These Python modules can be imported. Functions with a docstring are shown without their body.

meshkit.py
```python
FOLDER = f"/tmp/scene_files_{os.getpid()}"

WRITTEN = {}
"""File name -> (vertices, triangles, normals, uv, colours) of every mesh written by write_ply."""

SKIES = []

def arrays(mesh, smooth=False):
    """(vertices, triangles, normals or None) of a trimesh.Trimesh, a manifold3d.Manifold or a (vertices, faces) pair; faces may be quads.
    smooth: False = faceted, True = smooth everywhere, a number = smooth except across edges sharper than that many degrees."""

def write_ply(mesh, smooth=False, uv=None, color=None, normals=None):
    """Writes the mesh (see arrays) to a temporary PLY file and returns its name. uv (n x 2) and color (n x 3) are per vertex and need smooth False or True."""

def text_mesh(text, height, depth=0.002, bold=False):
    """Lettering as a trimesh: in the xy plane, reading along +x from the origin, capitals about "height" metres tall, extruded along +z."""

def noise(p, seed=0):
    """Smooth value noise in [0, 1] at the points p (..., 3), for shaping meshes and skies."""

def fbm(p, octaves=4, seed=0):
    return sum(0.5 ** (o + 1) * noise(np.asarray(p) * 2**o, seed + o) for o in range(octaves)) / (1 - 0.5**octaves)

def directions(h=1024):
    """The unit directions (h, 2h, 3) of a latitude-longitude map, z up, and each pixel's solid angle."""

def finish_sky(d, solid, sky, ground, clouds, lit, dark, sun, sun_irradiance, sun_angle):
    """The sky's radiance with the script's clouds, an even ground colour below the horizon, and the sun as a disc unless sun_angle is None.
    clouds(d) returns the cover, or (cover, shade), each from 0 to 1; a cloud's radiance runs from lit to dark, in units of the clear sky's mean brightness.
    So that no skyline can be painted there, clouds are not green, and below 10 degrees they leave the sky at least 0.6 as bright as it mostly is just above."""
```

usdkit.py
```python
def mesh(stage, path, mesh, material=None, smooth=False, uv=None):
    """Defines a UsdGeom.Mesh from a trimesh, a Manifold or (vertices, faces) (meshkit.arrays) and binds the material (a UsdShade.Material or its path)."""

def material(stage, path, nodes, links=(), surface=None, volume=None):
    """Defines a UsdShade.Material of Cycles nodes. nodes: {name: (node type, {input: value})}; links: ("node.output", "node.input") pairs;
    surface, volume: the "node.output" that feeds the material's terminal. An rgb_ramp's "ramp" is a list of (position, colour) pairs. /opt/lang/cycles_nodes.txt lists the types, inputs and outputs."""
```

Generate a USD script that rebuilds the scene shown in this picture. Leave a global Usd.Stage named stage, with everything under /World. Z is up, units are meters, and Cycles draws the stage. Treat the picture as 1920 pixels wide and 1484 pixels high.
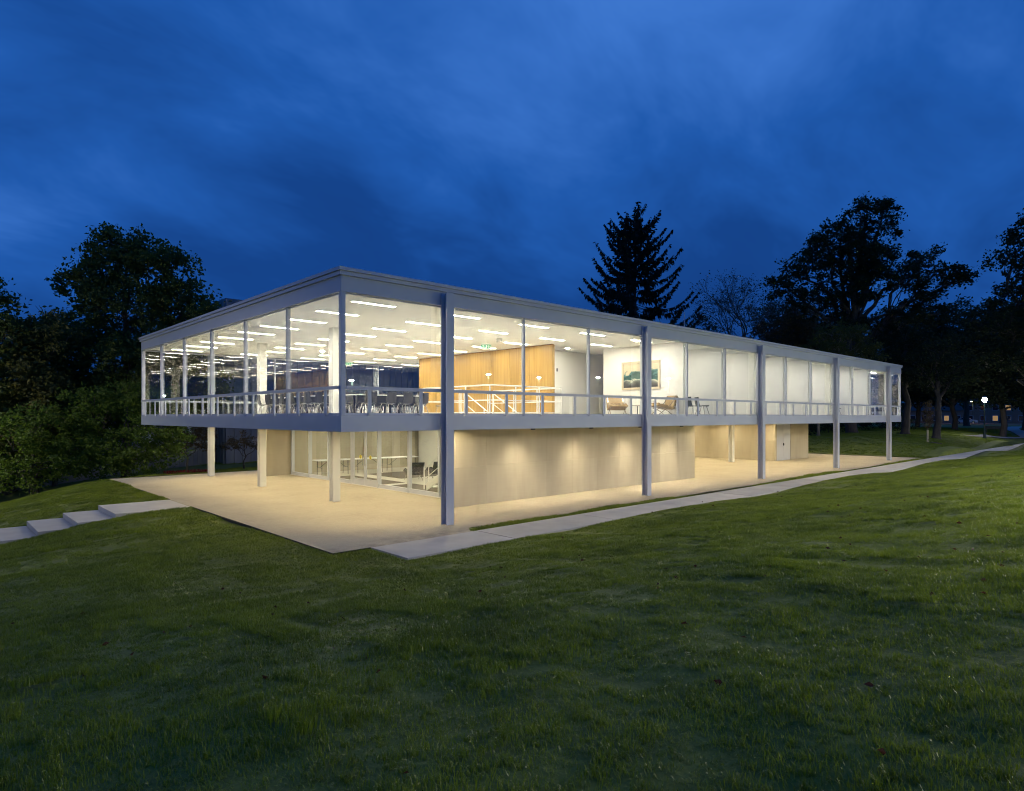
import math, random, re
import numpy as np
import trimesh
from scipy.interpolate import RBFInterpolator
from shapely.geometry import Polygon, box as sbox
from shapely import affinity
from pxr import Usd, UsdGeom, UsdLux, UsdShade, Gf, Sdf, Vt
import usdkit, meshkit

stage = Usd.Stage.CreateInMemory()
UsdGeom.SetStageUpAxis(stage, 'Z')
UsdGeom.SetStageMetersPerUnit(stage, 1.0)
UsdGeom.Xform.Define(stage, '/World')
R = random.Random(7)
RNG = np.random.default_rng(7)
pi = math.pi

# ------------------------------------------------------------------ camera, sky, exposure
CAM, YAW, FPX = (-7.324, -13.794, 2.9), 0.7515, 1188.73
cam = UsdGeom.Camera.Define(stage, '/World/camera')
APER = 36.0
cam.CreateHorizontalApertureAttr(APER)
cam.CreateVerticalApertureAttr(APER * 791 / 1024)
cam.CreateFocalLengthAttr(APER * FPX / 1920)
cam.CreateVerticalApertureOffsetAttr((781.33 - 742) / 1920 * APER)
cam.CreateClippingRangeAttr(Gf.Vec2f(0.1, 3000))
_x = UsdGeom.Xformable(cam)
_x.AddTranslateOp().Set(Gf.Vec3d(*CAM))
_x.AddRotateXYZOp().Set(Gf.Vec3f(90, 0, -math.degrees(YAW)))

SKY_STRENGTH = 0.1
SUN_EL, SUN_AZ = math.radians(-2.5), math.radians(200)
EXPOSURE = 4.0
cam.CreateExposureAttr(EXPOSURE)
dome = UsdLux.DomeLight.Define(stage, '/World/sky')
dome.GetPrim().SetCustomDataByKey('kind', 'structure')
# dusk sky: a single-scattering sky behind broad blue-hour cloud
sky_mat = usdkit.material(stage, '/World/Looks/sky', {
    'tc': ('texture_coordinate', {}),
    'sky': ('sky_texture', {'sky_type': 'single_scattering', 'sun_disc': False, 'sun_elevation': SUN_EL, 'sun_rotation': SUN_AZ,
                            'altitude': 200.0, 'air_density': 1.0, 'aerosol_density': 0.6, 'ozone_density': 4.0}),
    'sep': ('separate_xyz', {}),
    'zz': ('math', {'math_type': 'maximum', 'value2': 0.0}),
    'zp': ('math', {'math_type': 'add', 'value2': 0.45}),
    'dx': ('math', {'math_type': 'divide'}), 'dy': ('math', {'math_type': 'divide'}),
    'plane': ('combine_xyz', {'z': 0.35}),
    'turn': ('vector_rotate', {'rotate_type': 'z_axis', 'angle': -0.07}),
    'map': ('mapping', {'mapping_type': 'point', 'location': (30.63, 6.38, 31.89), 'rotation': (0, 0, 0.87), 'scale': (0.62, 1.0, 1.0)}),
    'n1': ('noise_texture', {'scale': 1.05, 'detail': 3.0, 'roughness': 0.40, 'distortion': 0.5}),
    'n2': ('noise_texture', {'scale': 4.6, 'detail': 5.0, 'roughness': 0.55, 'distortion': 0.3}),
    'mixn': ('mix_float', {'fac': 0.34}),
    'lowz': ('map_range', {'from_min': 0.05, 'from_max': 0.42, 'to_min': -0.17, 'to_max': 0.0, 'clamp': True}),
    'gain': ('math', {'math_type': 'multiply_add', 'value2': 1.12, 'value3': -0.075}),
    'cloud': ('math', {'math_type': 'add'}),
    'ramp': ('rgb_ramp', {'ramp': [(0.0, (0.0030, 0.0210, 0.1080)), (0.36, (0.0045, 0.0360, 0.1620)), (0.48, (0.0090, 0.0640, 0.2620)), (0.60, (0.0270, 0.1100, 0.3750)), (0.72, (0.0400, 0.1400, 0.4350)), (1.0, (0.0500, 0.1600, 0.4650))]}),
    'cover': ('mix_color', {'blend_type': 'mix', 'fac': 0.97}),
    'tint': ('mix_color', {'blend_type': 'multiply', 'fac': 1.0, 'b': (0.45, 0.9, 1.3)}),
    'bg': ('background_shader', {'strength': SKY_STRENGTH}),
}, [('tc.generated', 'sep.vector'), ('sep.z', 'zz.value1'), ('zz.value', 'zp.value1'),
    ('sep.x', 'dx.value1'), ('zp.value', 'dx.value2'), ('sep.y', 'dy.value1'), ('zp.value', 'dy.value2'),
    ('dx.value', 'plane.x'), ('dy.value', 'plane.y'), ('plane.vector', 'turn.vector'), ('turn.vector', 'map.vector'),
    ('map.vector', 'n1.vector'), ('map.vector', 'n2.vector'), ('n1.fac', 'mixn.a'), ('n2.fac', 'mixn.b'), ('sep.z', 'lowz.value'), ('mixn.result', 'gain.value1'), ('gain.value', 'cloud.value1'), ('lowz.result', 'cloud.value2'), ('cloud.value', 'ramp.fac'),
    ('sky.color', 'tint.a'), ('tint.result', 'cover.a'), ('ramp.color', 'cover.b'), ('cover.result', 'bg.color')], surface='bg.background')
UsdShade.MaterialBindingAPI.Apply(dome.GetPrim()).Bind(sky_mat)

# ------------------------------------------------------------------ helpers
LOOKS = '/World/Looks/'
taken = {}

def mat(name, nodes, links=(), surface='p.BSDF', volume=None):
    return usdkit.material(stage, LOOKS + name, nodes, links, surface, volume)

def plain(name, color, rough=0.5, **kw):
    return mat(name, {'p': ('principled_bsdf', {'base_color': color, 'roughness': rough, **kw})})

def noisy(name, c1, c2, scale, rough=0.6, bump=0.0, bscale=None, stretch=(1, 1, 1), detail=4.0, lo=0.35, hi=0.65, **kw):
    """Two base colours mixed by noise in world space, with fine relief."""
    nodes = {'g': ('geometry', {}), 'm': ('mapping', {'mapping_type': 'point', 'scale': stretch}),
             'n': ('noise_texture', {'scale': scale, 'detail': detail, 'roughness': 0.6}),
             'r': ('rgb_ramp', {'ramp': [(lo, c1), (hi, c2)]}),
             'p': ('principled_bsdf', {'roughness': rough, **kw})}
    links = [('g.position', 'm.vector'), ('m.vector', 'n.vector'), ('n.fac', 'r.fac'), ('r.color', 'p.base_color')]
    if bump:
        nodes['nb'] = ('noise_texture', {'scale': bscale or scale * 4, 'detail': 3.0})
        nodes['b'] = ('bump', {'strength': bump, 'distance': 0.02})
        links += [('m.vector', 'nb.vector'), ('nb.fac', 'b.height'), ('b.normal', 'p.normal')]
    return mat(name, nodes, links)

def emit(name, color, strength):
    return mat(name, {'e': ('emission', {'color': color, 'strength': strength / 2 ** EXPOSURE})}, surface='e.emission')

def free(path):
    """The path itself, or with the next three-digit number when it is taken."""
    n = taken.get(path, -1) + 1
    taken[path] = n
    return path if n == 0 else free_number(path, n)

def free_number(path, n):
    return f'{path}_{n:03d}'

def tell(p, label=None, cat=None, group=None, kind=None):
    for k, v in (('label', label), ('category', cat), ('group', group), ('kind', kind)):
        if v:
            p.SetCustomDataByKey(k, v)
    return p

def path_of(parent):
    return '/World' if parent is None else (parent if isinstance(parent, str) else str(parent.GetPath()))

def obj(name, mesh, m, parent=None, smooth=False, label=None, cat=None, group=None, kind=None):
    p = usdkit.mesh(stage, free(path_of(parent) + '/' + name), cat_m(mesh) if isinstance(mesh, list) else mesh, m, smooth).GetPrim()
    return tell(p, label, cat, group, kind)

def thing(name, loc=(0, 0, 0), rotz=0.0, label=None, cat=None, group=None, kind=None, scale=None):
    x = UsdGeom.Xform.Define(stage, free('/World/' + name))
    x.AddTranslateOp().Set(Gf.Vec3d(*map(float, loc)))
    x.AddRotateZOp().Set(float(rotz))
    if scale:
        x.AddScaleOp().Set(Gf.Vec3f(*scale))
    return tell(x.GetPrim(), label, cat, group, kind)

def dup(src, loc, rotz=0.0, label=None, cat=None, group=None, scale=None):
    was = src.GetCustomData()
    t = thing(re.sub(r'_[0-9]{3}$', '', src.GetName()), loc, rotz, label or was.get('label'), cat or was.get('category'), group or was.get('group'), None, scale)
    t.GetReferences().AddInternalReference(src.GetPath())
    t.SetInstanceable(True)
    return t

def move(p, loc, rotz=0.0):
    x = UsdGeom.Xformable(p)
    ops = x.GetOrderedXformOps()
    ops[0].Set(Gf.Vec3d(*map(float, loc)))
    ops[1].Set(float(rotz))

def cat_m(ms):
    return trimesh.util.concatenate([m for m in ms])

def bx(x0, x1, y0, y1, z0, z1):
    m = trimesh.creation.box((abs(x1 - x0), abs(y1 - y0), abs(z1 - z0)))
    m.apply_translation(((x0 + x1) / 2, (y0 + y1) / 2, (z0 + z1) / 2))
    return m

def cbox(x0, x1, y0, y1, z0, z1, c=0.01):
    """A box with chamfered edges."""
    pts = []
    for sx, X in ((1, x0), (-1, x1)):
        for sy, Y in ((1, y0), (-1, y1)):
            for sz, Z in ((1, z0), (-1, z1)):
                pts += [(X, Y + sy * c, Z + sz * c), (X + sx * c, Y, Z + sz * c), (X + sx * c, Y + sy * c, Z)]
    return trimesh.convex.convex_hull(np.array(pts))

def tube(pts, r, sides=6, caps=True):
    p = np.asarray(pts, float)
    r = np.broadcast_to(np.asarray(r, float), (len(p),))
    t = np.gradient(p, axis=0)
    t /= np.linalg.norm(t, axis=1, keepdims=True) + 1e-12
    ref = np.array([0, 0, 1.0]) if abs(t[:, 2]).mean() < 0.8 else np.array([1.0, 0, 0])
    a = np.cross(t, ref); a /= np.linalg.norm(a, axis=1, keepdims=True) + 1e-12
    b = np.cross(t, a)
    ang = np.arange(sides) * 2 * pi / sides
    v = p[:, None] + r[:, None, None] * (np.cos(ang)[None, :, None] * a[:, None] + np.sin(ang)[None, :, None] * b[:, None])
    n = len(p)
    i, j = np.meshgrid(np.arange(n - 1), np.arange(sides), indexing='ij')
    i, j = i.ravel(), j.ravel(); k = (j + 1) % sides
    f = np.vstack([np.stack([i * sides + j, (i + 1) * sides + j, (i + 1) * sides + k], 1), np.stack([i * sides + j, (i + 1) * sides + k, i * sides + k], 1)])
    v = v.reshape(-1, 3)
    if caps:
        c0, c1 = len(v), len(v) + 1
        v = np.vstack([v, p[:1], p[-1:]])
        jj = np.arange(sides); kk = (jj + 1) % sides
        f = np.vstack([f, np.stack([np.full(sides, c0), jj, kk], 1), np.stack([np.full(sides, c1), (n - 1) * sides + kk, (n - 1) * sides + jj], 1)])
    return trimesh.Trimesh(v, f, process=False)

def bar(p, q, w, h):
    """A square bar from p to q."""
    return tube([p, q], max(w, h) / 2 * 1.414, 4) if abs(w - h) < 1e-6 else None

def cyl(x, y, z0, z1, r, n=16, r2=None):
    return tube([(x, y, z0), (x, y, z1)], [r, r if r2 is None else r2], n)

def extr(poly, z0, z1):
    m = trimesh.creation.extrude_polygon(poly, z1 - z0, engine='earcut')
    m.apply_translation((0, 0, z0))
    return m

def profile_x(pts, x0, x1):
    """Polygon in (y, z) extruded along x."""
    m = trimesh.creation.extrude_polygon(Polygon(pts), x1 - x0, engine='earcut')
    v = m.vertices.copy()
    m.vertices = np.stack([v[:, 2] + x0, v[:, 0], v[:, 1]], 1)
    return m

def lathe(prof, n=20, at=(0, 0, 0)):
    m = trimesh.creation.revolve(np.array(prof, float), sections=n)
    m.apply_translation(at)
    return m

def turned(m, deg, at=(0, 0, 0), axis=(0, 0, 1)):
    m = m.copy()
    m.apply_transform(trimesh.transformations.rotation_matrix(math.radians(deg), axis))
    m.apply_translation(at)
    return m

ORD = ['first', 'second', 'third', 'fourth', 'fifth', 'sixth', 'seventh', 'eighth', 'ninth', 'tenth', 'eleventh', 'twelfth', 'thirteenth', 'fourteenth']

# ------------------------------------------------------------------ materials
PAINT_DUSK = noisy('white_paint_dusk', (0.46, 0.475, 0.53), (0.51, 0.525, 0.58), 0.9, rough=0.38, lo=0.3, hi=0.7)  # white steel paint, darkened and blued: dusk shade put into the colour
PAINT_LIT = noisy('white_paint_lit', (0.58, 0.58, 0.57), (0.63, 0.63, 0.62), 0.9, rough=0.4, lo=0.3, hi=0.7)  # same steel paint, lighter copy for inner columns standing in lamp light
PAINT_IN = plain('interior_white', (0.82, 0.80, 0.74), 0.6)
CEIL = noisy('ceiling_plaster', (0.80, 0.78, 0.72), (0.84, 0.82, 0.76), 0.5, rough=0.8)
STEEL_DARK = plain('dark_steel', (0.03, 0.03, 0.035), 0.35, metallic=0.6)
CHROME = plain('chrome', (0.75, 0.74, 0.72), 0.18, metallic=1.0)
BLACK = plain('black_leather', (0.018, 0.018, 0.02), 0.42)
SHELL = plain('dark_grey_plastic', (0.035, 0.035, 0.04), 0.4)
TAN = noisy('tan_leather', (0.33, 0.215, 0.08), (0.39, 0.265, 0.105), 9.0, rough=0.45)
WHITE_TOP = plain('white_laminate', (0.82, 0.82, 0.80), 0.35)
FLOOR_UP = noisy('upper_terrazzo', (0.52, 0.49, 0.43), (0.58, 0.55, 0.48), 30.0, rough=0.3)
CARPET = noisy('brown_carpet', (0.075, 0.06, 0.05), (0.10, 0.08, 0.065), 40.0, rough=0.95)
TERRAZZO = noisy('light_terrazzo', (0.60, 0.58, 0.52), (0.66, 0.63, 0.57), 60.0, rough=0.3)
LIME = mat('limestone_slab', {
    'g': ('geometry', {}), 'o': ('object_info', {}),
    'm': ('mapping', {'mapping_type': 'point', 'scale': (1.6, 1.6, 34.0)}),
    'n': ('noise_texture', {'scale': 1.0, 'detail': 5.0, 'roughness': 0.62}),
    'm2': ('mapping', {'mapping_type': 'point', 'scale': (1.6, 1.6, 0.35)}),
    'n2': ('noise_texture', {'scale': 1.4, 'detail': 4.0, 'roughness': 0.6}),
    'n3': ('noise_texture', {'scale': 70.0, 'detail': 3.0}),
    'r': ('rgb_ramp', {'ramp': [(0.2, (0.415, 0.37, 0.285)), (0.5, (0.43, 0.385, 0.297)), (0.8, (0.447, 0.402, 0.312))]}),
    'r2': ('rgb_ramp', {'ramp': [(0.3, (0.86, 0.85, 0.84)), (0.7, (1.0, 1.0, 1.0))]}),
    'mul': ('mix_color', {'blend_type': 'multiply', 'fac': 1.0}),
    'rv': ('map_range', {'from_min': 0.0, 'from_max': 1.0, 'to_min': 0.97, 'to_max': 1.03}),
    'mul2': ('hsv', {}),
    'ad': ('math', {'math_type': 'add'}),
    'b': ('bump', {'strength': 0.2, 'distance': 0.004}),
    'p': ('principled_bsdf', {'roughness': 0.8})},
    [('g.position', 'm.vector'), ('m.vector', 'n.vector'), ('g.position', 'm2.vector'), ('m2.vector', 'n2.vector'), ('g.position', 'n3.vector'),
     ('n.fac', 'r.fac'), ('n2.fac', 'r2.fac'), ('r.color', 'mul.a'), ('r2.color', 'mul.b'), ('o.random', 'rv.value'), ('mul.result', 'mul2.color'), ('rv.result', 'mul2.value'),
     ('mul2.color', 'p.base_color'), ('n.fac', 'ad.value1'), ('n3.fac', 'ad.value2'), ('ad.value', 'b.height'), ('b.normal', 'p.normal')])
WOOD = mat('oak_panel', {
    'g': ('geometry', {}), 'o': ('object_info', {}),
    'off': ('combine_xyz', {}), 'sc': ('math', {'math_type': 'multiply', 'value2': 37.0}), 'add': ('vector_math', {'math_type': 'add'}),
    'm': ('mapping', {'mapping_type': 'point', 'scale': (6.0, 6.0, 0.16)}),
    'n': ('noise_texture', {'scale': 2.2, 'detail': 5.0, 'roughness': 0.6, 'distortion': 0.4}),
    'r': ('rgb_ramp', {'ramp': [(0.28, (0.35, 0.20, 0.040)), (0.5, (0.44, 0.262, 0.056)), (0.72, (0.50, 0.318, 0.076))]}),
    'rv': ('map_range', {'from_min': 0.0, 'from_max': 1.0, 'to_min': 0.88, 'to_max': 1.06}),
    'h': ('hsv', {}),
    'p': ('principled_bsdf', {'roughness': 0.42})},
    [('g.position', 'add.vector1'), ('o.random', 'sc.value1'), ('sc.value', 'off.y'), ('off.vector', 'add.vector2'), ('add.vector', 'm.vector'), ('m.vector', 'n.vector'), ('n.fac', 'r.fac'),
     ('r.color', 'h.color'), ('o.random', 'rv.value'), ('rv.result', 'h.value'), ('h.color', 'p.base_color')])
GLASS = mat('window_glass', {
    'lw': ('layer_weight', {'blend': 0.5}), 'pw': ('math', {'math_type': 'power', 'value2': 5.0}),
    'ma': ('math', {'math_type': 'multiply_add', 'value2': 0.78, 'value3': 0.12, 'use_clamp': True}),
    't': ('transparent_bsdf', {'color': (0.93, 0.965, 0.935)}), 'gl': ('glossy_bsdf', {'color': (1, 1, 1), 'roughness': 0.0}),
    'mx': ('mix_closure', {})},
    [('lw.facing', 'pw.value1'), ('pw.value', 'ma.value1'), ('ma.value', 'mx.fac'), ('t.BSDF', 'mx.closure1'), ('gl.BSDF', 'mx.closure2')], surface='mx.closure')
GRAVEL = mat('crushed_limestone', {
    'g': ('geometry', {}),
    'n': ('noise_texture', {'scale': 0.55, 'detail': 6.0, 'roughness': 0.62}),
    'n2': ('noise_texture', {'scale': 6.0, 'detail': 5.0, 'roughness': 0.7}),
    'v': ('voronoi_texture', {'scale': 70.0}),
    'mf': ('mix_float', {'fac': 0.45}),
    'r': ('rgb_ramp', {'ramp': [(0.28, (0.27, 0.235, 0.175)), (0.44, (0.385, 0.335, 0.25)), (0.68, (0.45, 0.395, 0.295))]}),
    'sp': ('rgb_ramp', {'ramp': [(0.0, (0.62, 0.62, 0.62)), (0.45, (1.0, 1.0, 1.0)), (0.9, (1.15, 1.15, 1.12))]}),
    'mul': ('mix_color', {'blend_type': 'multiply', 'fac': 1.0, 'use_clamp_result': False}),
    'sy': ('separate_xyz', {}), 'edge': ('map_range', {'range_type': 'smoothstep', 'from_min': -0.35, 'from_max': -1.5, 'to_min': 0.0, 'to_max': 0.62, 'clamp': True}),
    'nd': ('noise_texture', {'scale': 1.6, 'detail': 6.0, 'roughness': 0.7}), 'dr': ('rgb_ramp', {'ramp': [(0.42, (0, 0, 0)), (0.58, (1, 1, 1))]}),
    'dm': ('math', {'math_type': 'multiply'}), 'dirt': ('mix_color', {'blend_type': 'mix', 'b': (0.14, 0.12, 0.10)}),
    'bp': ('bump', {'strength': 0.5, 'distance': 0.012}),
    'p': ('principled_bsdf', {'roughness': 0.92})},
    [('g.position', 'n.vector'), ('g.position', 'n2.vector'), ('g.position', 'v.vector'), ('n.fac', 'mf.a'), ('n2.fac', 'mf.b'), ('mf.result', 'r.fac'), ('v.distance', 'sp.fac'),
     ('r.color', 'mul.a'), ('sp.color', 'mul.b'), ('g.position', 'sy.vector'), ('sy.y', 'edge.value'), ('g.position', 'nd.vector'), ('nd.fac', 'dr.fac'), ('dr.color', 'dm.value1'), ('edge.result', 'dm.value2'), ('dm.value', 'dirt.fac'), ('mul.result', 'dirt.a'), ('dirt.result', 'p.base_color'), ('v.distance', 'bp.height'), ('bp.normal', 'p.normal')])
CONC = mat('pavement_concrete', {
    'g': ('geometry', {}), 'o': ('object_info', {}),
    'n': ('noise_texture', {'scale': 1.1, 'detail': 6.0, 'roughness': 0.6}), 'n2': ('noise_texture', {'scale': 45.0, 'detail': 3.0}),
    'mf': ('mix_float', {'fac': 0.3}),
    'r': ('rgb_ramp', {'ramp': [(0.3, (0.36, 0.335, 0.30)), (0.68, (0.48, 0.45, 0.405))]}),
    'rv': ('map_range', {'from_min': 0.0, 'from_max': 1.0, 'to_min': 0.78, 'to_max': 1.06}), 'h': ('hsv', {}),
    'b': ('bump', {'strength': 0.25, 'distance': 0.006}), 'p': ('principled_bsdf', {'roughness': 0.75})},
    [('g.position', 'n.vector'), ('g.position', 'n2.vector'), ('n.fac', 'mf.a'), ('n2.fac', 'mf.b'), ('mf.result', 'r.fac'), ('r.color', 'h.color'), ('o.random', 'rv.value'), ('rv.result', 'h.value'),
     ('h.color', 'p.base_color'), ('n2.fac', 'b.height'), ('b.normal', 'p.normal')])
SOIL = noisy('lawn_thatch', (0.09, 0.115, 0.012), (0.15, 0.175, 0.02), 2.5, rough=0.95, bump=0.6, bscale=14.0)
BLADE = mat('grass_blade', {
    'g': ('geometry', {}),
    'n': ('noise_texture', {'scale': 0.55, 'detail': 4.0, 'roughness': 0.6}),
    'n2': ('noise_texture', {'scale': 3.2, 'detail': 3.0, 'roughness': 0.6}),
    'mf': ('mix_float', {'fac': 0.5}),
    'add': ('math', {'math_type': 'add'}), 'sc': ('math', {'math_type': 'multiply_add', 'value2': 0.26, 'value3': -0.13}),
    'r': ('rgb_ramp', {'ramp': [(0.22, (0.09, 0.13, 0.010)), (0.42, (0.18, 0.235, 0.014)), (0.60, (0.25, 0.30, 0.018)), (0.86, (0.32, 0.31, 0.07))]}),
    'p': ('principled_bsdf', {'roughness': 0.34, 'specular_ior_level': 0.5}), 'tr': ('translucent_bsdf', {}), 'mx': ('mix_closure', {'fac': 0.5})},
    [('g.position', 'n.vector'), ('g.position', 'n2.vector'), ('n.fac', 'mf.a'), ('n2.fac', 'mf.b'), ('g.random_per_island', 'sc.value1'), ('mf.result', 'add.value1'), ('sc.value', 'add.value2'), ('add.value', 'r.fac'),
     ('r.color', 'p.base_color'), ('r.color', 'tr.color'), ('p.BSDF', 'mx.closure1'), ('tr.BSDF', 'mx.closure2')], surface='mx.closure')

def leaf_mat(name, ramp, spread=0.5, scale=0.5, rough=0.55):
    return mat(name, {
        'g': ('geometry', {}), 'n': ('noise_texture', {'scale': scale, 'detail': 3.0, 'roughness': 0.6}),
        'mf': ('mix_float', {'fac': spread}), 'r': ('rgb_ramp', {'ramp': ramp}),
        'p': ('principled_bsdf', {'roughness': rough, 'specular_ior_level': 0.3}), 'tr': ('translucent_bsdf', {}), 'mx': ('mix_closure', {'fac': 0.5})},
        [('g.position', 'n.vector'), ('n.fac', 'mf.a'), ('g.random_per_island', 'mf.b'), ('mf.result', 'r.fac'), ('r.color', 'p.base_color'), ('r.color', 'tr.color'), ('p.BSDF', 'mx.closure1'), ('tr.BSDF', 'mx.closure2')], surface='mx.closure')

LEAF_GREEN = leaf_mat('green_leaves', [(0.2, (0.07, 0.12, 0.014)), (0.5, (0.15, 0.21, 0.024)), (0.72, (0.24, 0.25, 0.026)), (0.9, (0.45, 0.34, 0.025))], 0.45)
LEAF_MIX = leaf_mat('turning_leaves', [(0.25, (0.06, 0.085, 0.018)), (0.45, (0.12, 0.135, 0.024)), (0.62, (0.23, 0.17, 0.026)), (0.85, (0.40, 0.22, 0.02))], 0.4)
LEAF_DARK = leaf_mat('dark_leaves', [(0.2, (0.024, 0.036, 0.014)), (0.8, (0.06, 0.075, 0.026))], 0.5)
LEAF_RUST = leaf_mat('rust_leaves', [(0.2, (0.11, 0.075, 0.03)), (0.8, (0.27, 0.17, 0.05))], 0.5)
LEAF_OLIVE = leaf_mat('olive_gold_leaves', [(0.2, (0.08, 0.085, 0.02)), (0.6, (0.21, 0.17, 0.035)), (0.85, (0.36, 0.27, 0.045))], 0.5)
NEEDLE = leaf_mat('spruce_needles', [(0.2, (0.014, 0.022, 0.014)), (0.8, (0.032, 0.042, 0.024))], 0.5)
BARK = noisy('bark', (0.045, 0.036, 0.028), (0.085, 0.07, 0.055), 6.0, rough=0.9, bump=0.6, bscale=18.0, stretch=(1, 1, 0.3))
BARK_PALE = noisy('pale_bark', (0.16, 0.13, 0.09), (0.22, 0.18, 0.13), 6.0, rough=0.9, stretch=(1, 1, 0.3))
LAMP_UP = emit('strip_light_glow', (1.0, 0.93, 0.80), 82.0)
LAMP_SPOT = emit('ceiling_spot_glow', (1.0, 0.95, 0.85), 470.0)
LAMP_SOFFIT = emit('downlight_glow', (1.0, 0.85, 0.53), 900.0)
LAMP_WASH = emit('wall_washer_glow', (1.0, 0.87, 0.60), 2000.0)
LAMP_EDGE_UNSEEN = emit('unseen_edge_light_glow', (1.0, 0.86, 0.56), 230.0)  # for unseen edge rows that light pavement, lawn and trees
LAMP_GROUND = emit('ground_floor_light_glow', (1.0, 0.94, 0.74), 430.0)

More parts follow.
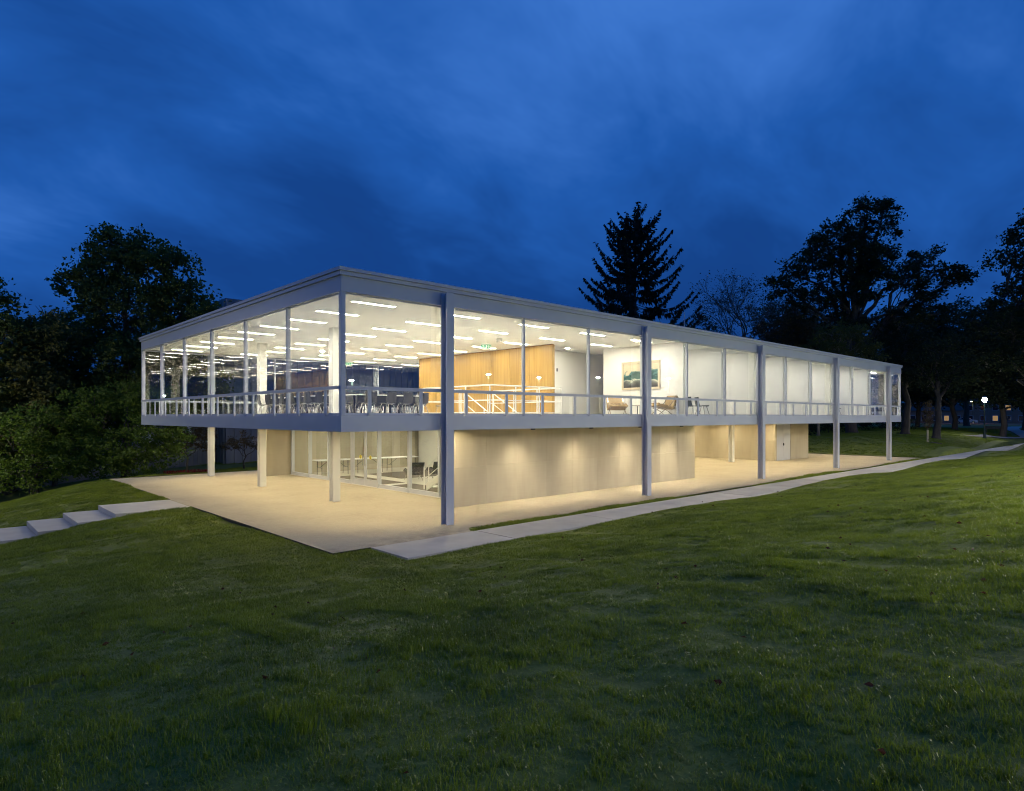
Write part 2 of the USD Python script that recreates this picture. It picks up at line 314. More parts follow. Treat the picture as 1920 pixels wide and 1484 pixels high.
# ------------------------------------------------------------------ terrain
L, W = 42.75, 18.6                       # the hall's plan
TERRACE = (-0.95, 43.75, -1.14, 20.5)
APRON = (-0.95, 3.0, -1.45, -1.14)          # the terrace reaches further forward at its near corner
WALK_Y0, WALK_Y1 = -2.92, -1.40
PATH = (8.02, 10.58)                     # garden steps, y range
ctrl = np.array([
    # the rise the camera stands on
    (-7.3, -13.8, 1.28), (-14, -14, 1.0), (-22, -16, .7), (0, -14, 1.36), (10, -14, 1.45), (25, -14, 1.65), (50, -14, 2.0), (80, -14, 2.3), (80, -30, 3), (0, -30, 2.3), (-30, -30, 1.4), (-7.3, -20, 1.7),
    (-7.3, -8, .70), (0, -8, .60), (10, -8, .62), (20, -8, .68), (30, -8, .68), (45, -8, .6), (60, -8, .5), (80, -8, .5), (50, -5, .04), (65, -5, .04), (80, -5, .04), (-4, -5, .30), (4, -5.2, .24), (14, -5.2, .22), (30, -5.2, .16),
    (1, -1.55, -.0), (5, -1.55, 0), (12, -1.55, 0), (20, -1.55, 0), (28, -1.55, 0), (36, -1.55, 0), (43, -1.55, 0), (10, 8, -.05), (25, 8, -.05), (36, 8, -.05), (-1, -2.9, -.01), (5, -3.1, .0), (15, -3.1, -.03), (30, -3.1, -.05), (45, -3.1, -.06), (60, -3.1, -.06), (80, -3.1, -.06), (100, -3.1, 0),
    (-1.2, -1.8, -.02), (-1.2, 0, -.02), (-1.2, 4, -.025), (-1.2, 9, -.03), (-1.2, 14, -.03), (-1.2, 20.5, -.05), (.5, -3.0, -.01), (-2.5, -3, .03),
    (-2, 7, -.06), (-3, 7, -.10), (-4, 7, -.24), (-5, 7, -.4), (-6, 7, -.55), (-7.5, 7, -.75),
    (-2, 11.5, -.07), (-3, 11.5, -.14), (-4, 11.5, -.28), (-5, 11.5, -.44), (-6, 11.5, -.6), (-7.5, 11.5, -.8), (-10, 9, -1.05), (-14, 9, -1.3), (-20, 10, -1.6), (-30, 10, -2),
    (-4, 0, -.02), (-8, 0, -.18), (-14, 0, -.5), (-10, -6, .34), (-16, -6, .15), (-25, -5, -.2),
    (-5, 18, -.62), (-3, 20.5, -.35), (-7.5, 17, -.95), (-8, 22, -1.9), (-4, 25, -1.3), (-1, 24, -.7), (-15, 20, -2.2), (-20, 30, -2.6), (-6, 32, -2.1), (2, 30, -.9), (-30, 30, -3),
    (5, 21, -.06), (20, 21, -.05), (40, 21, -.02), (6, 26, -.35), (12, 30, -.45), (30, 30, -.2), (8, 36, -.6), (30, 45, 0), (0, 50, -1.2), (-20, 60, -2),
    # bank beyond the right-hand end
    (44, -1, -.02), (44, 4, -.02), (44, 10, -.02), (44, 18, -.03), (46.2, 2, .28), (46.2, 6, .32), (46.2, 11, .18), (49, 0.5, .55), (49, 4, .88), (49, 8, .9), (49, 13, .55), (49, 18, .2), (53, 1.5, .8), (53, 6, 1.12), (53, 12, .85), (53, 18, .4),
    (60, 0.8, .45), (60, 3, .85), (60, 8, 1.1), (60, 15, .7), (70, 3, .9), (70, 10, 1.1), (80, 2, .8), (80, 12, 1.15), (46, -.8, 0), (60, -.8, .0), (80, -.8, .0), (100, 0, .6), (100, 20, 1.2), (100, 40, 1.1), (60, 30, .5), (60, 45, .5),
    (150, 10, 1.3), (150, 30, 1.35), (150, 60, 1.2), (200, 20, 1.9), (200, 60, 1.9), (150, -20, 2), (200, -40, 3), (250, 100, 2.2), (120, 120, 1.0), (0, 150, -1), (-120, 100, -3), (-120, 0, -2.5), (-100, -100, 1.5), (100, -100, 4)], float)
_rbf = RBFInterpolator(ctrl[:, :2], ctrl[:, 2], kernel='linear', smoothing=0.02, neighbors=24)
_rbf2 = RBFInterpolator(ctrl[:, :2], ctrl[:, 2], kernel='thin_plate_spline', smoothing=0.02)

def ground_z(x, y, bumps=True):
    x, y = np.asarray(x, float), np.asarray(y, float)
    q = np.stack([x.ravel(), y.ravel()], 1)
    r = np.hypot(q[:, 0] - 20, q[:, 1])
    z = _rbf2(q)
    w = np.clip((r - 70) / 120, 0, 1)
    z = np.clip(z, -3.2, 3.2) * (1 - w) + 1.0 * w * np.clip((q[:, 0] + 60) / 120, -1.5, 1)
    if bumps:
        p3 = np.stack([q[:, 0], q[:, 1], np.zeros(len(q))], 1)
        near = np.clip((np.abs(q[:, 1] + 1) - 1.0) / 3.0, 0, 1)
        z = z + (meshkit.fbm(p3 * 0.45, 3, 3) - 0.5) * 0.16 * near + (meshkit.fbm(p3 * 1.7, 2, 5) - 0.5) * 0.09 * near
    return z.reshape(x.shape)

HOLES = [TERRACE, APRON, (-0.06, 120.0, WALK_Y0, WALK_Y1)]
TREADS = [(-3.07, -0.95, 0.0), (-4.02, -3.07, -0.15), (-4.93, -4.02, -0.30), (-9.0, -4.93, -0.45)]

def in_holes(x, y, m=0.0):
    out = np.zeros(np.shape(x), bool)
    for x0, x1, y0, y1 in HOLES + [(-9.0, -0.95, *PATH)]:
        out |= (x > x0 - m) & (x < x1 + m) & (y > y0 - m) & (y < y1 + m)
    return out

def axis(lo, hi, fine_lo, fine_hi, step, cuts):
    a = list(np.arange(fine_lo, fine_hi, step))
    s, v = step, fine_hi
    while v < hi:
        a.append(v); s *= 1.18; v += s
    s, v = step, fine_lo
    while v > lo:
        s *= 1.18; v -= s; a.append(v)
    a = [q for q in a if all(abs(q - c) > 0.12 for c in cuts)]
    for c in cuts:
        a += [c - 0.004, c + 0.004]
    return np.array(sorted(a))

xs = axis(-420, 620, -24, 112, 0.5, [TERRACE[0], TERRACE[1], -9.0, -0.06, 3.0])
ys = axis(-320, 520, -19, 34, 0.42, [TERRACE[2], APRON[2], TERRACE[3], WALK_Y0, WALK_Y1, PATH[0], PATH[1]])
gx, gy = np.meshgrid(xs, ys, indexing='ij')
gz = ground_z(gx, gy)
gz[in_holes(gx, gy, -0.001)] -= 0.35
nx, ny = gx.shape
idx = np.arange(nx * ny).reshape(nx, ny)
quads = np.stack([idx[:-1, :-1], idx[1:, :-1], idx[1:, 1:], idx[:-1, 1:]], -1).reshape(-1, 4)
obj('lawn', (np.stack([gx, gy, gz], -1).reshape(-1, 3), quads), SOIL, smooth=True, kind='structure')

# terrace of crushed stone with a thin steel edge
terr = thing('terrace', kind='structure')
tx, ty = np.linspace(TERRACE[0] + .012, TERRACE[1] - .012, 150), np.linspace(TERRACE[2] + .012, TERRACE[3] - .012, 80)
ax, ay = np.meshgrid(tx, ty, indexing='ij')
p3 = np.stack([ax, ay, 0 * ax], -1)
az = (meshkit.fbm(p3 * 0.8, 3, 9) - 0.5) * 0.02
i2 = np.arange(ax.size).reshape(ax.shape)
obj('gravel_surface', (np.stack([ax, ay, az], -1).reshape(-1, 3), np.stack([i2[:-1, :-1], i2[1:, :-1], i2[1:, 1:], i2[:-1, 1:]], -1).reshape(-1, 4)), GRAVEL, terr, smooth=True)
ax, ay = np.meshgrid(np.linspace(APRON[0] + .012, APRON[1], 14), [APRON[2] + .012, TERRACE[2] + .012], indexing='ij')
i2 = np.arange(ax.size).reshape(ax.shape)
az = (meshkit.fbm(np.stack([ax, ay, 0 * ax], -1) * 0.8, 3, 9) - 0.5) * 0.02
obj('gravel_surface', (np.stack([ax, ay, az], -1).reshape(-1, 3), np.stack([i2[:-1, :-1], i2[1:, :-1], i2[1:, 1:], i2[:-1, 1:]], -1).reshape(-1, 4)), GRAVEL, terr, smooth=True)
x0, x1, y0, y1 = TERRACE[0], TERRACE[1], APRON[2], TERRACE[3]
for a in ((x0 - .012, x0 + .012, y0, PATH[0]), (x0 - .012, x0 + .012, PATH[1], y1), (x1 - .012, x1 + .012, y0, y1), (x0, -0.06, y0 - .012, y0 + .012), (x0, x1, y1 - .012, y1 + .012)):
    obj('steel_edging', bx(*a, -0.3, 0.016), STEEL_DARK, terr)
# pavement of concrete slabs along the terrace
walk = thing('pavement', kind='structure')
sx = [-0.05, 2.98] + [2.98 + 3.95 * k for k in range(1, 29)]
for k in range(len(sx) - 1):
    ya = WALK_Y0 + .05 + R.uniform(-.015, .015)
    yb = APRON[2] - .004 if k == 0 else WALK_Y1 - .03 + R.uniform(-.01, .01)
    obj('slab', cbox(sx[k] + .010, sx[k + 1] - .010, ya, yb, -0.12, 0.012 + R.uniform(-.004, .004), 0.008), CONC, walk)
# garden steps going down to the left
st = thing('garden_steps', (0, 0, 0), label='four broad concrete steps going down through the lawn from the left terrace edge', cat='steps')
for a, b, z in TREADS:
    m = cbox(a + .004, b - .004, PATH[0] + .03, PATH[1] - .03, z - .30, z, .008)
    obj('tread', m, CONC, st)

# ------------------------------------------------------------------ the glass hall
ZF0, ZF1, ZR0, ZR1, ZTOP = 2.53, 2.93, 5.91, 6.27, 6.46
SOFF, CEILZ = 2.55, 5.93
hall = thing('glass_hall', label='long white steel and glass two storey hall on columns with lit rooms', cat='building')

def fbox(side, u0, u1, n0, n1, z0, z1):
    """A box given along a facade: u along it, n outwards from the fascia plane."""
    if side == 'front': return bx(u0, u1, -n1, -n0, z0, z1)
    if side == 'back': return bx(u0, u1, W + n0, W + n1, z0, z1)
    if side == 'left': return bx(-n1, -n0, u0, u1, z0, z1)
    return bx(L + n0, L + n1, u0, u1, z0, z1)

def fquad(side, u0, u1, n, z0, z1):
    if side in ('front', 'back'):
        y = -n if side == 'front' else W + n
        v = [(u0, y, z0), (u1, y, z0), (u1, y, z1), (u0, y, z1)]
    else:
        x = -n if side == 'left' else L + n
        v = [(x, u0, z0), (x, u1, z0), (x, u1, z1), (x, u0, z1)]
    return trimesh.Trimesh(np.array(v, float), np.array([[0, 1, 2], [0, 2, 3]]), process=False)

SIDES = {'front': L, 'back': L, 'left': W, 'right': W}
for s, ln in SIDES.items():
    a, b = (0, ln) if s in ('front', 'back') else (0.062, ln - 0.062)
    obj('floor_fascia', fbox(s, a, b, -0.06, 0, ZF0, ZF1 - .012), PAINT_DUSK, hall)
    obj('roof_fascia', fbox(s, a, b, -0.06, 0, ZR0, ZR1), PAINT_DUSK, hall)
    obj('drip_edge', fbox(s, a, b, -0.055, 0.012, ZR0 - .022, ZR0 - .001), PAINT_DUSK, hall)
ring = lambda o, i: Polygon([(-o, -o), (L + o, -o), (L + o, W + o), (-o, W + o)], [[(i, i), (L - i, i), (L - i, W - i), (i, W - i)]])
coping = [extr(ring(.055, .3), ZR1 + .003, 6.352), extr(ring(.03, .3), 6.352, 6.378), extr(ring(.085, .3), 6.378, ZTOP)]
obj('coping', coping, PAINT_DUSK, hall)
obj('roof', bx(.3, L - .3, .3, W - .3, 6.0, 6.40), plain('roof_membrane', (.08, .08, .085), .9), hall)
obj('ceiling', bx(.063, L - .063, .063, W - .063, CEILZ, 5.99), CEIL, hall)
STAIR = (7.05, 10.55, 2.70, 6.50)
hole = lambda i: Polygon([(i, i), (L - i, i), (L - i, W - i), (i, W - i)], [[(STAIR[0], STAIR[2]), (STAIR[1], STAIR[2]), (STAIR[1], STAIR[3]), (STAIR[0], STAIR[3])]])
obj('upper_floor', extr(hole(.063), 2.64, ZF1 - .015), FLOOR_UP, hall)
obj('soffit', extr(hole(.063), SOFF, 2.63), plain('soffit_plaster', (.74, .72, .66), .7), hall)

# columns: outer H sections in front of the fascias, round the edge of both long sides; inner ones below the floor
def hsec(x, y, z0, z1, w=.25, d=.25, tf=.022, tw=.016):
    ms = [bx(x - w / 2, x + w / 2, y - d / 2, y - d / 2 + tf, z0, z1), bx(x - w / 2, x + w / 2, y + d / 2 - tf, y + d / 2, z0, z1), bx(x - tw / 2, x + tw / 2, y - d / 2 + tf + .0005, y + d / 2 - tf - .0005, z0, z1)]
    return cat_m(ms)
COLX = [3.048 + 9.144 * k for k in range(5)]
ROWY = [6.18, 12.5]
for x in COLX:
    obj('column', hsec(x, -.15, -.05, 6.21), PAINT_DUSK, hall)
for x in COLX:
    obj('column', hsec(x, W + .15, -.05, 6.21), PAINT_DUSK, hall)
for x in (COLX[0], COLX[3], COLX[4]):
    for y in ROWY:
        if x == COLX[3] or True:
            obj('column', hsec(x, y, -.05, SOFF - .003, .27, .27), PAINT_LIT, hall)
for x, y in ((COLX[0], 6.18), (COLX[0], 12.5), (COLX[4], 6.18), (COLX[4], 12.5)):
    obj('upper_column', cbox(x - .15, x + .15, y - .15, y + .15, ZF1 - .01, CEILZ - .003, .008), PAINT_IN, hall)

# glazing: one frame per side with its panes and mullions
def glazing(side, us):
    ln = SIDES[side]
    e = .125
    fr = obj('window_frame', [fbox(side, e, ln - e, -.105, -.055, ZF1 - .01, ZF1 + .055), fbox(side, e, ln - e, -.105, -.055, ZR0 - .065, ZR0 - .025)], PAINT_DUSK, hall)
    for u in us[1:-1]:
        obj('mullion', [fbox(side, u - .028, u + .028, -.115, -.02, ZF1 - .012, ZR0 - .024), fbox(side, u - .012, u + .012, -.018, .0, ZF1 - .012, ZR0 - .024)], PAINT_DUSK, fr)
    for a, b in zip(us[:-1], us[1:]):
        a2, b2 = max(a + .03, e + .002), min(b - .03, ln - e - .002)
        obj('pane', fquad(side, a2, b2, -.085, ZF1 + .055, ZR0 - .066), GLASS, fr)
US = [0] + [3.048 * k for k in range(1, 14)] + [L]
VS = [W * k / 6 for k in range(7)]
for s in ('front', 'back'):
    glazing(s, US)
for s in ('left', 'right'):
    glazing(s, VS)
for x in (0.005, L - .125):
    for y in (.005, W - .125):
        obj('corner_post', cbox(x, x + .12, y, y + .12, ZF1 - .012, ZR0 - .024, .006), PAINT_DUSK, hall)

def railing(side, u0, u1, us):
    top = obj('railing', [fbox(side, u0, u1, -.020, .040, 3.552, 3.636)], PAINT_DUSK, hall)
    for u in us:
        obj('post', fbox(side, u - .042, u + .042, -.016, .030, ZF1 - .010, 3.551), PAINT_DUSK, top)
PITCH = 1.524
for s in ('front', 'back'):
    edges = [0.13] + COLX + [L - .13]
    for a, b in zip(edges[:-1], edges[1:]):
        us = [u for u in [.762 + PITCH * k for k in range(28)] if a < u < b]
        railing(s, a + (.13 if a in COLX else 0), b - (.13 if b in COLX else 0), us)
for s in ('left', 'right'):
    railing(s, .13, W - .13, [W / 12 * (k + .5) for k in range(12)])

# ---- upper storey rooms
zf, zc = ZF1 - .012, CEILZ - .003
ww = obj('oak_wall', bx(11.93, 12.03, 4.37, 13.94, zf, zc), plain('oak_core', (.30, .16, .045), .6), hall, label='tall oak panelled wall behind the stair')
ye = [4.35] + [5.70, 6.95, 8.22, 9.65, 10.93, 12.4] + [13.96]
for a, b in zip(ye[:-1], ye[1:]):
    obj('oak_panel', cbox(11.895, 11.928, a + .005, b - .005, zf + .09, zc - .03, .004), WOOD, ww)
obj('oak_panel', cbox(11.9, 12.06, 4.335, 4.366, zf + .09, zc - .03, .003), WOOD, ww)
obj('core_wall', [bx(12.032, 36.5, 6.10, 6.20, zf, zc), bx(12.032, 36.5, 13.8, 13.9, zf, zc), bx(36.4, 36.5, 6.202, 13.798, zf, zc)], PAINT_IN, hall)
obj('lounge_wall', bx(15.19, 15.29, .17, 4.27, zf, zc), PAINT_IN, hall)
obj('corridor_wall', bx(15.292, 36.58, 4.17, 4.268, zf, zc), PAINT_IN, hall)
for k in range(1, 8):
    x = 15.24 + 3.048 * k
    obj('partition', bx(x - .05, x + .05, .17, 4.168, zf, zc), PAINT_IN, hall)
idr = obj('interior_door', cbox(12.55, 13.6, 6.055, 6.098, zf, zf + 2.2, .004), plain('door_grey_white', (.66, .64, .60), .5), hall)
obj('door_handle', [bx(13.45, 13.48, 6.0, 6.054, zf + 1.0, zf + 1.03), bx(13.36, 13.48, 5.985, 6.0, zf + 1.0, zf + 1.03)], CHROME, idr)
obj('fire_alarm', cbox(14.05, 14.13, 6.06, 6.098, zf + 2.05, zf + 2.2, .004), plain('alarm_grey', (.25, .25, .24), .4), hall)

# ---- ground storey
def slabs(parent, x0, x1, y, face, n, courses=((0.0, 1.27), (1.27, SOFF - .003)), axis='x', t=.08):
    """Stone slabs on a wall face; axis says along which direction the wall runs, face which way it looks."""
    for k in range(n):
        a, b = x0 + (x1 - x0) * k / n, x0 + (x1 - x0) * (k + 1) / n
        for (c, d) in courses:
            o = R.uniform(-.0012, .0012)
            ya, yb = (y + o, y + t) if face < 0 else (y - t, y - o)
            m = cbox(a + .0014, b - .0014, ya, yb, c - (.1 if c == 0 else -.0014), d - .0014, .0015)
            if axis == 'y':
                v = m.vertices.copy(); m.vertices = np.stack([v[:, 1], v[:, 0], v[:, 2]], 1); m.invert()
            obj('stone_slab', m, LIME, parent)
BACK = plain('wall_backing', (.33, .29, .22), .85)
fw = obj('front_stone_wall', bx(5.06, 19.36, 2.283, 2.46, -.1, SOFF - .003), BACK, hall, label='pale limestone wall washed by soffit lights')
slabs(fw, 5.02, 19.44, 2.20, -1, 10)
slabs(fw, 2.285, 2.46, 5.02, -1, 1, axis='y', t=.038)
slabs(fw, 2.285, 16.9, 19.44, 1, 10, axis='y', t=.075)
bw = obj('rear_stone_wall', bx(5.06, 19.36, 16.985, 17.10, -.1, SOFF - .003), BACK, hall)
slabs(bw, 5.02, 13.66, 16.90, -1, 6)
slabs(bw, 5.02, 19.44, 17.18, 1, 10)
obj('inner_wall', bx(13.9, 14.0, 2.462, 16.89, 0, SOFF - .003), PAINT_IN, hall)
sv = obj('plant_room_wall', [bx(33.385, 38.42, 4.72, 13.9, -.1, SOFF - .003)], BACK, hall)
slabs(sv, 4.72, 14.0, 33.30, -1, 6, axis='y')
slabs(sv, 35.6, 38.5, 4.62, -1, 2)
slabs(sv, 4.72, 14.0, 38.5, 1, 6, axis='y', t=.075)
slabs(sv, 33.30, 33.52, 4.62, -1, 1, courses=((0.0, SOFF - .003),))
dr = obj('plant_room_door', bx(33.525, 35.595, 4.66, 4.715, 0.0, SOFF - .004), PAINT_DUSK, hall, label='white flush double door')
for a, b in ((33.56, 34.55), (34.57, 35.56)):
    obj('door_leaf', cbox(a, b, 4.63, 4.658, .06, SOFF - .06, .004), PAINT_DUSK, dr)
obj('door_handle', [bx(34.47, 34.50, 4.57, 4.629, .98, 1.14), bx(34.40, 34.52, 4.565, 4.58, 1.02, 1.05)], STEEL_DARK, dr)
obj('ground_floor', bx(6.2, 13.9, 2.465, 16.89, -.12, .016), TERRAZZO, hall)
obj('carpet', [bx(6.75, 8.15, 3.2, 9.0, .017, .024), bx(6.75, 8.15, 9.6, 14.2, .017, .024), bx(9.0, 13.2, 11.2, 14.4, .017, .024), bx(8.65, 13.2, 3.0, 8.3, .017, .024)], CARPET, hall)

# entrance glazing of the ground storey
EX = 6.3
YS = [2.47, 4.55, 6.49, 8.68, 10.84, 12.99, 14.9, 16.83]
eg = obj('entrance_frame', [bx(EX - .05, EX + .05, 2.47, 16.88, SOFF - .07, SOFF - .004), bx(EX - .05, EX + .05, 2.47, 8.66, -.02, .16), bx(EX - .05, EX + .05, 10.86, 16.88, -.02, .16)], PAINT_DUSK, hall)
for y in YS:
    obj('mullion', bx(EX - .08, EX + .08, y - .045 + (.03 if y < 3 else 0), y + .045, -.02, SOFF - .005), PAINT_DUSK, eg)
for a, b in zip(YS[:-1], YS[1:]):
    if a == 8.68:
        continue
    m = trimesh.Trimesh(np.array([(EX, b - .045, .16), (EX, a + .045, .16), (EX, a + .045, SOFF - .07), (EX, b - .045, SOFF - .07)], float), np.array([[0, 1, 2], [0, 2, 3]]), process=False)
    obj('pane', m, GLASS, eg)
YEL = plain('yellow_sticker', (.75, .62, .02), .5)
for a, b in ((8.73, 9.75), (9.77, 10.79)):
    d = obj('entrance_door', [bx(EX - .03, EX + .03, a, b, .01, .28), bx(EX - .03, EX + .03, a, b, 2.36, SOFF - .075), bx(EX - .03, EX + .03, a, a + .07, .281, 2.359), bx(EX - .03, EX + .03, b - .07, b, .281, 2.359)], PAINT_DUSK, hall)
    m = trimesh.Trimesh(np.array([(EX, b - .07, .28), (EX, a + .07, .28), (EX, a + .07, 2.36), (EX, b - .07, 2.36)], float), np.array([[0, 1, 2], [0, 2, 3]]), process=False)
    obj('door_pane', m, GLASS, d)
    yh = b - .10 if a < 9 else a + .10
    obj('pull_handle', [tube([(EX - .09, yh, .85), (EX - .09, yh, 1.25)], .013, 8), tube([(EX - .09, yh, .88), (EX - .03, yh, .88)], .01, 6), tube([(EX - .09, yh, 1.22), (EX - .03, yh, 1.22)], .01, 6)], CHROME, d)
    ym = (a + b) / 2 + (.12 if a < 9 else -.12)
    stk = turned(trimesh.creation.cylinder(.085, .004, sections=24), 90, (EX - .006, ym, 1.20), (0, 1, 0))
    s_ = obj('sticker', stk, YEL, d)
    mark = [bx(EX - .0115, EX - .0085, ym - .045 + .02 * i, ym - .035 + .02 * i, 1.16, 1.16 + .03 + .025 * ((i * 7) % 3)) for i in range(5)]
    obj('sticker_mark', mark, BLACK, s_)

# downlights recessed in the soffit: each a can with a glowing lamp at its top
CAN = plain('downlight_can', (.10, .10, .10), .5)
def downlight(x, y, lamp=LAMP_SOFFIT, r=.075, deep=.016):
    can = trimesh.creation.annulus(r + .004, r + .022, .010)
    can.apply_translation((x, y, SOFF - .006))
    o = obj('downlight', can, CAN, hall)
    sh = lathe([(r + .004, 0), (r + .004, deep)], 20, (x, y, SOFF - .006 - deep))
    disc = trimesh.creation.cylinder(r, .004, sections=20); disc.apply_translation((x, y, SOFF - .008))
    obj('lamp', disc, lamp, o)
    obj('shade', sh, CAN, o)
DLX = [1.75, 4.80] + [7.85 + 3.06 * k for k in range(12)]
for x in DLX:
    for y in (1.55, 4.7, 7.8, 10.9, 14.0, 17.3):
        inside = 5.0 < x < 19.6 and 2.1 < y < 17.2
        inside |= 33.2 < x < 38.6 and 4.5 < y < 14.1
        if inside or (x > 5 and y > 17):
            continue
        if y < 2 and 7 < x < 18:
            downlight(x, y - .15, LAMP_WASH, deep=.10)      # washing the front stone wall
        else:
            downlight(x, y)
for k in range(13):                      # an unseen row by the front edge, placed to light pavement and lawn
    downlight(3.1 + 3.06 * k + .2, .42, LAMP_EDGE_UNSEEN, r=.06, deep=.01)
for k in range(5):                       # another unseen row by the left edge, lighting the terrace there
    downlight(.45, 2.6 + 3.3 * k, LAMP_EDGE_UNSEEN, r=.06, deep=.01)
for k in range(5):                       # a third unseen row by the rear edge, placed to light the trees
    downlight(.6 + 1.5 * k, 18.15, LAMP_EDGE_UNSEEN, r=.06, deep=.01)
for x, y in ((8.0, 4.4), (8.0, 8.0), (8.0, 11.5), (8.0, 15.3), (11.2, 8.0), (11.2, 11.5), (11.2, 15.3), (13.1, 5.5), (13.1, 9.8), (13.1, 13.2)):
    downlight(x, y, LAMP_GROUND, r=.10, deep=.012)

# ---- strip lights and spots of the upper ceiling
def strip(loc, label, group):
    t = thing('ceiling_light', loc, 0, label, 'ceiling light', group)
    return t
proto = None
rows = [1.22 + 2.04 * j for j in range(9)]
cols = [1.62 + 3.048 * k for k in range(5)]
def add_strip(x, y, label):
    global proto
    if proto is None:
        proto = thing('ceiling_light', (x, y, CEILZ), 0, label, 'ceiling light', 'strip lights in the upper ceiling')
        fr = cat_m([bx(-.66, .66, -.09, -.077, -.012, -.001), bx(-.66, .66, .077, .09, -.012, -.001), bx(-.66, -.645, -.0765, .0765, -.012, -.001), bx(.645, .66, -.0765, .0765, -.012, -.001)])
        obj('frame', fr, PAINT_IN, proto)
        obj('diffuser', bx(-.644, .644, -.0762, .0762, -.009, -.002), LAMP_UP, proto)
    else:
        dup(proto, (x, y, CEILZ), 0, label)
for i, x in enumerate(cols):
    for j, y in enumerate(rows):
        if i == 4 and 2 <= j <= 6:
            continue
        add_strip(x, y, f'glowing strip light, {ORD[i]} from the left glass end, in {ORD[j]} ceiling row from the front')
for i in range(2):
    for j, y in enumerate((1.22, 3.26, 5.30, 7.34)):
        add_strip(38.2 + 2.6 * i, y, f'glowing strip light in far right end room, {ORD[i]} column, {ORD[j]} from front glass')
sp0 = None
for x, y, lab in [(13.6, 1.3, 'small round ceiling spot over the armchairs by the painting'), (13.6, 5.0, 'small round ceiling spot beside the oak wall end')] + \
        [(16.76 + 3.048 * k, 1.06, f'small round ceiling spot in the {ORD[k]} glazed office from the painting') for k in range(7)] + \
        [(16.76 + 3.048 * k, 3.1, f'round ceiling spot deep inside the {ORD[k]} glazed office from the painting') for k in range(7)]:
    if sp0 is None:
        sp0 = thing('ceiling_spot', (x, y, CEILZ), 0, lab, 'ceiling spot', 'round spots in the upper ceiling')
        rg = trimesh.creation.annulus(.092, .11, .012); rg.apply_translation((0, 0, -.008))
        obj('trim_ring', rg, PAINT_IN, sp0)
        dc = trimesh.creation.cylinder(.09, .006, sections=20); dc.apply_translation((0, 0, -.006))
        obj('lamp', dc, LAMP_SPOT, sp0)
    else:
        dup(sp0, (x, y, CEILZ), 0, lab)

# ---- staircase with white steel rails, opening in the upper floor
sc = thing('staircase', label='white steel staircase with pipe rails rising in front of the oak wall', cat='staircase')
xa, xb = 7.15, 8.70      # lower flight
xc, xd = 8.90, 10.45     # upper flight
H2 = ZF1 / 2
nst = 8
run = 2.65 / nst
for k in range(nst):     # lower flight rises towards -y
    z = H2 * (k + 1) / nst
    yb_ = 6.5 - run * k
    obj('tread', cbox(xa, xb, yb_ - run - .02, yb_, z - .045, z, .006), TERRAZZO, sc)
for k in range(nst):     # upper flight rises towards +y
    z = H2 + H2 * (k + 1) / nst
    ya_ = 3.85 + run * k
    obj('tread', cbox(xc, xd, ya_, ya_ + run + .02, z - .045, z, .006), TERRAZZO, sc)
obj('landing', cbox(xa, xd, 2.75, 3.85 - run * 0 - .03, H2 - .14, H2 - .001, .008), TERRAZZO, sc)
def stringer(x, y0_, z0_, y1_, z1_, d=.28):
    p = Polygon([(y0_, z0_ - d * .3), (y0_, z0_ + d * .7), (y1_, z1_ + d * .7), (y1_, z1_ - d * .3)])
    return profile_x(list(p.exterior.coords)[:-1], x - .02, x + .02)
for x in (xa - .022, xb + .022):
    obj('stringer', stringer(x, 6.55, .1, 3.85, H2 + .02), PAINT_IN, sc)
for x in (xc - .022, xd + .022):
    obj('stringer', stringer(x, 3.85, H2 + .02, 6.48, ZF1 - .02), PAINT_IN, sc)
def pipe(pts, r=.022):
    return cat_m([tube([p, q], r, 8) for p, q in zip(pts[:-1], pts[1:])])
RAILM = plain('rail_white', (.80, .78, .72), .35)
for x in (xa, xb):
    obj('handrail', pipe([(x, 6.75, .04), (x, 6.75, .92), (x, 6.5, .98), (x, 3.95, H2 + 1.0), (x, 3.8, H2 + 1.0)]), RAILM, sc)
    obj('handrail', pipe([(x, 6.75, .5), (x, 6.5, .56), (x, 3.95, H2 + .58)], .016), RAILM, sc)
    for f in (0.02, .5, .97):
        y = 6.5 - 2.65 * f
        obj('baluster', tube([(x, y, H2 * f + .05), (x, y, H2 * f + .98)], .018, 6), RAILM, sc)
for x in (xc, xd):
    obj('handrail', pipe([(x, 3.85, H2 + 1.0), (x, 6.45, ZF1 + .98), (x, 6.75, ZF1 + 1.0), (x, 6.75, ZF1 + .0)]), RAILM, sc)
    obj('handrail', pipe([(x, 3.85, H2 + .55), (x, 6.45, ZF1 + .53), (x, 6.75, ZF1 + .55)], .016), RAILM, sc)
    for f in (0.02, .5, .97):
        y = 3.85 + 2.65 * f
        obj('baluster', tube([(x, y, H2 * (1 + f) + .05), (x, y, H2 * (1 + f) + .98)], .018, 6), RAILM, sc)
# guard rail round the opening on the upper floor
gx0, gx1, gy0, gy1 = 6.98, 10.62, 2.63, 6.57
gz_ = ZF1 - .014
for h, r_ in ((1.07, .024), (.55, .018), (.12, .016)):
    obj('guard_rail', pipe([(8.85, gy1, gz_ + h), (gx0, gy1, gz_ + h), (gx0, gy0, gz_ + h), (gx1, gy0, gz_ + h), (gx1, gy1, gz_ + h)], r_), RAILM, sc)
for x, y in ((gx0, gy0), (gx0, 3.95), (gx0, 5.3), (gx0, gy1), (8.85, gy1), (8.2, gy0), (9.4, gy0), (gx1, gy0), (gx1, 3.95), (gx1, 5.3), (gx1, gy1)):
    obj('guard_post', tube([(x, y, gz_), (x, y, gz_ + 1.09)], .024, 8), RAILM, sc)

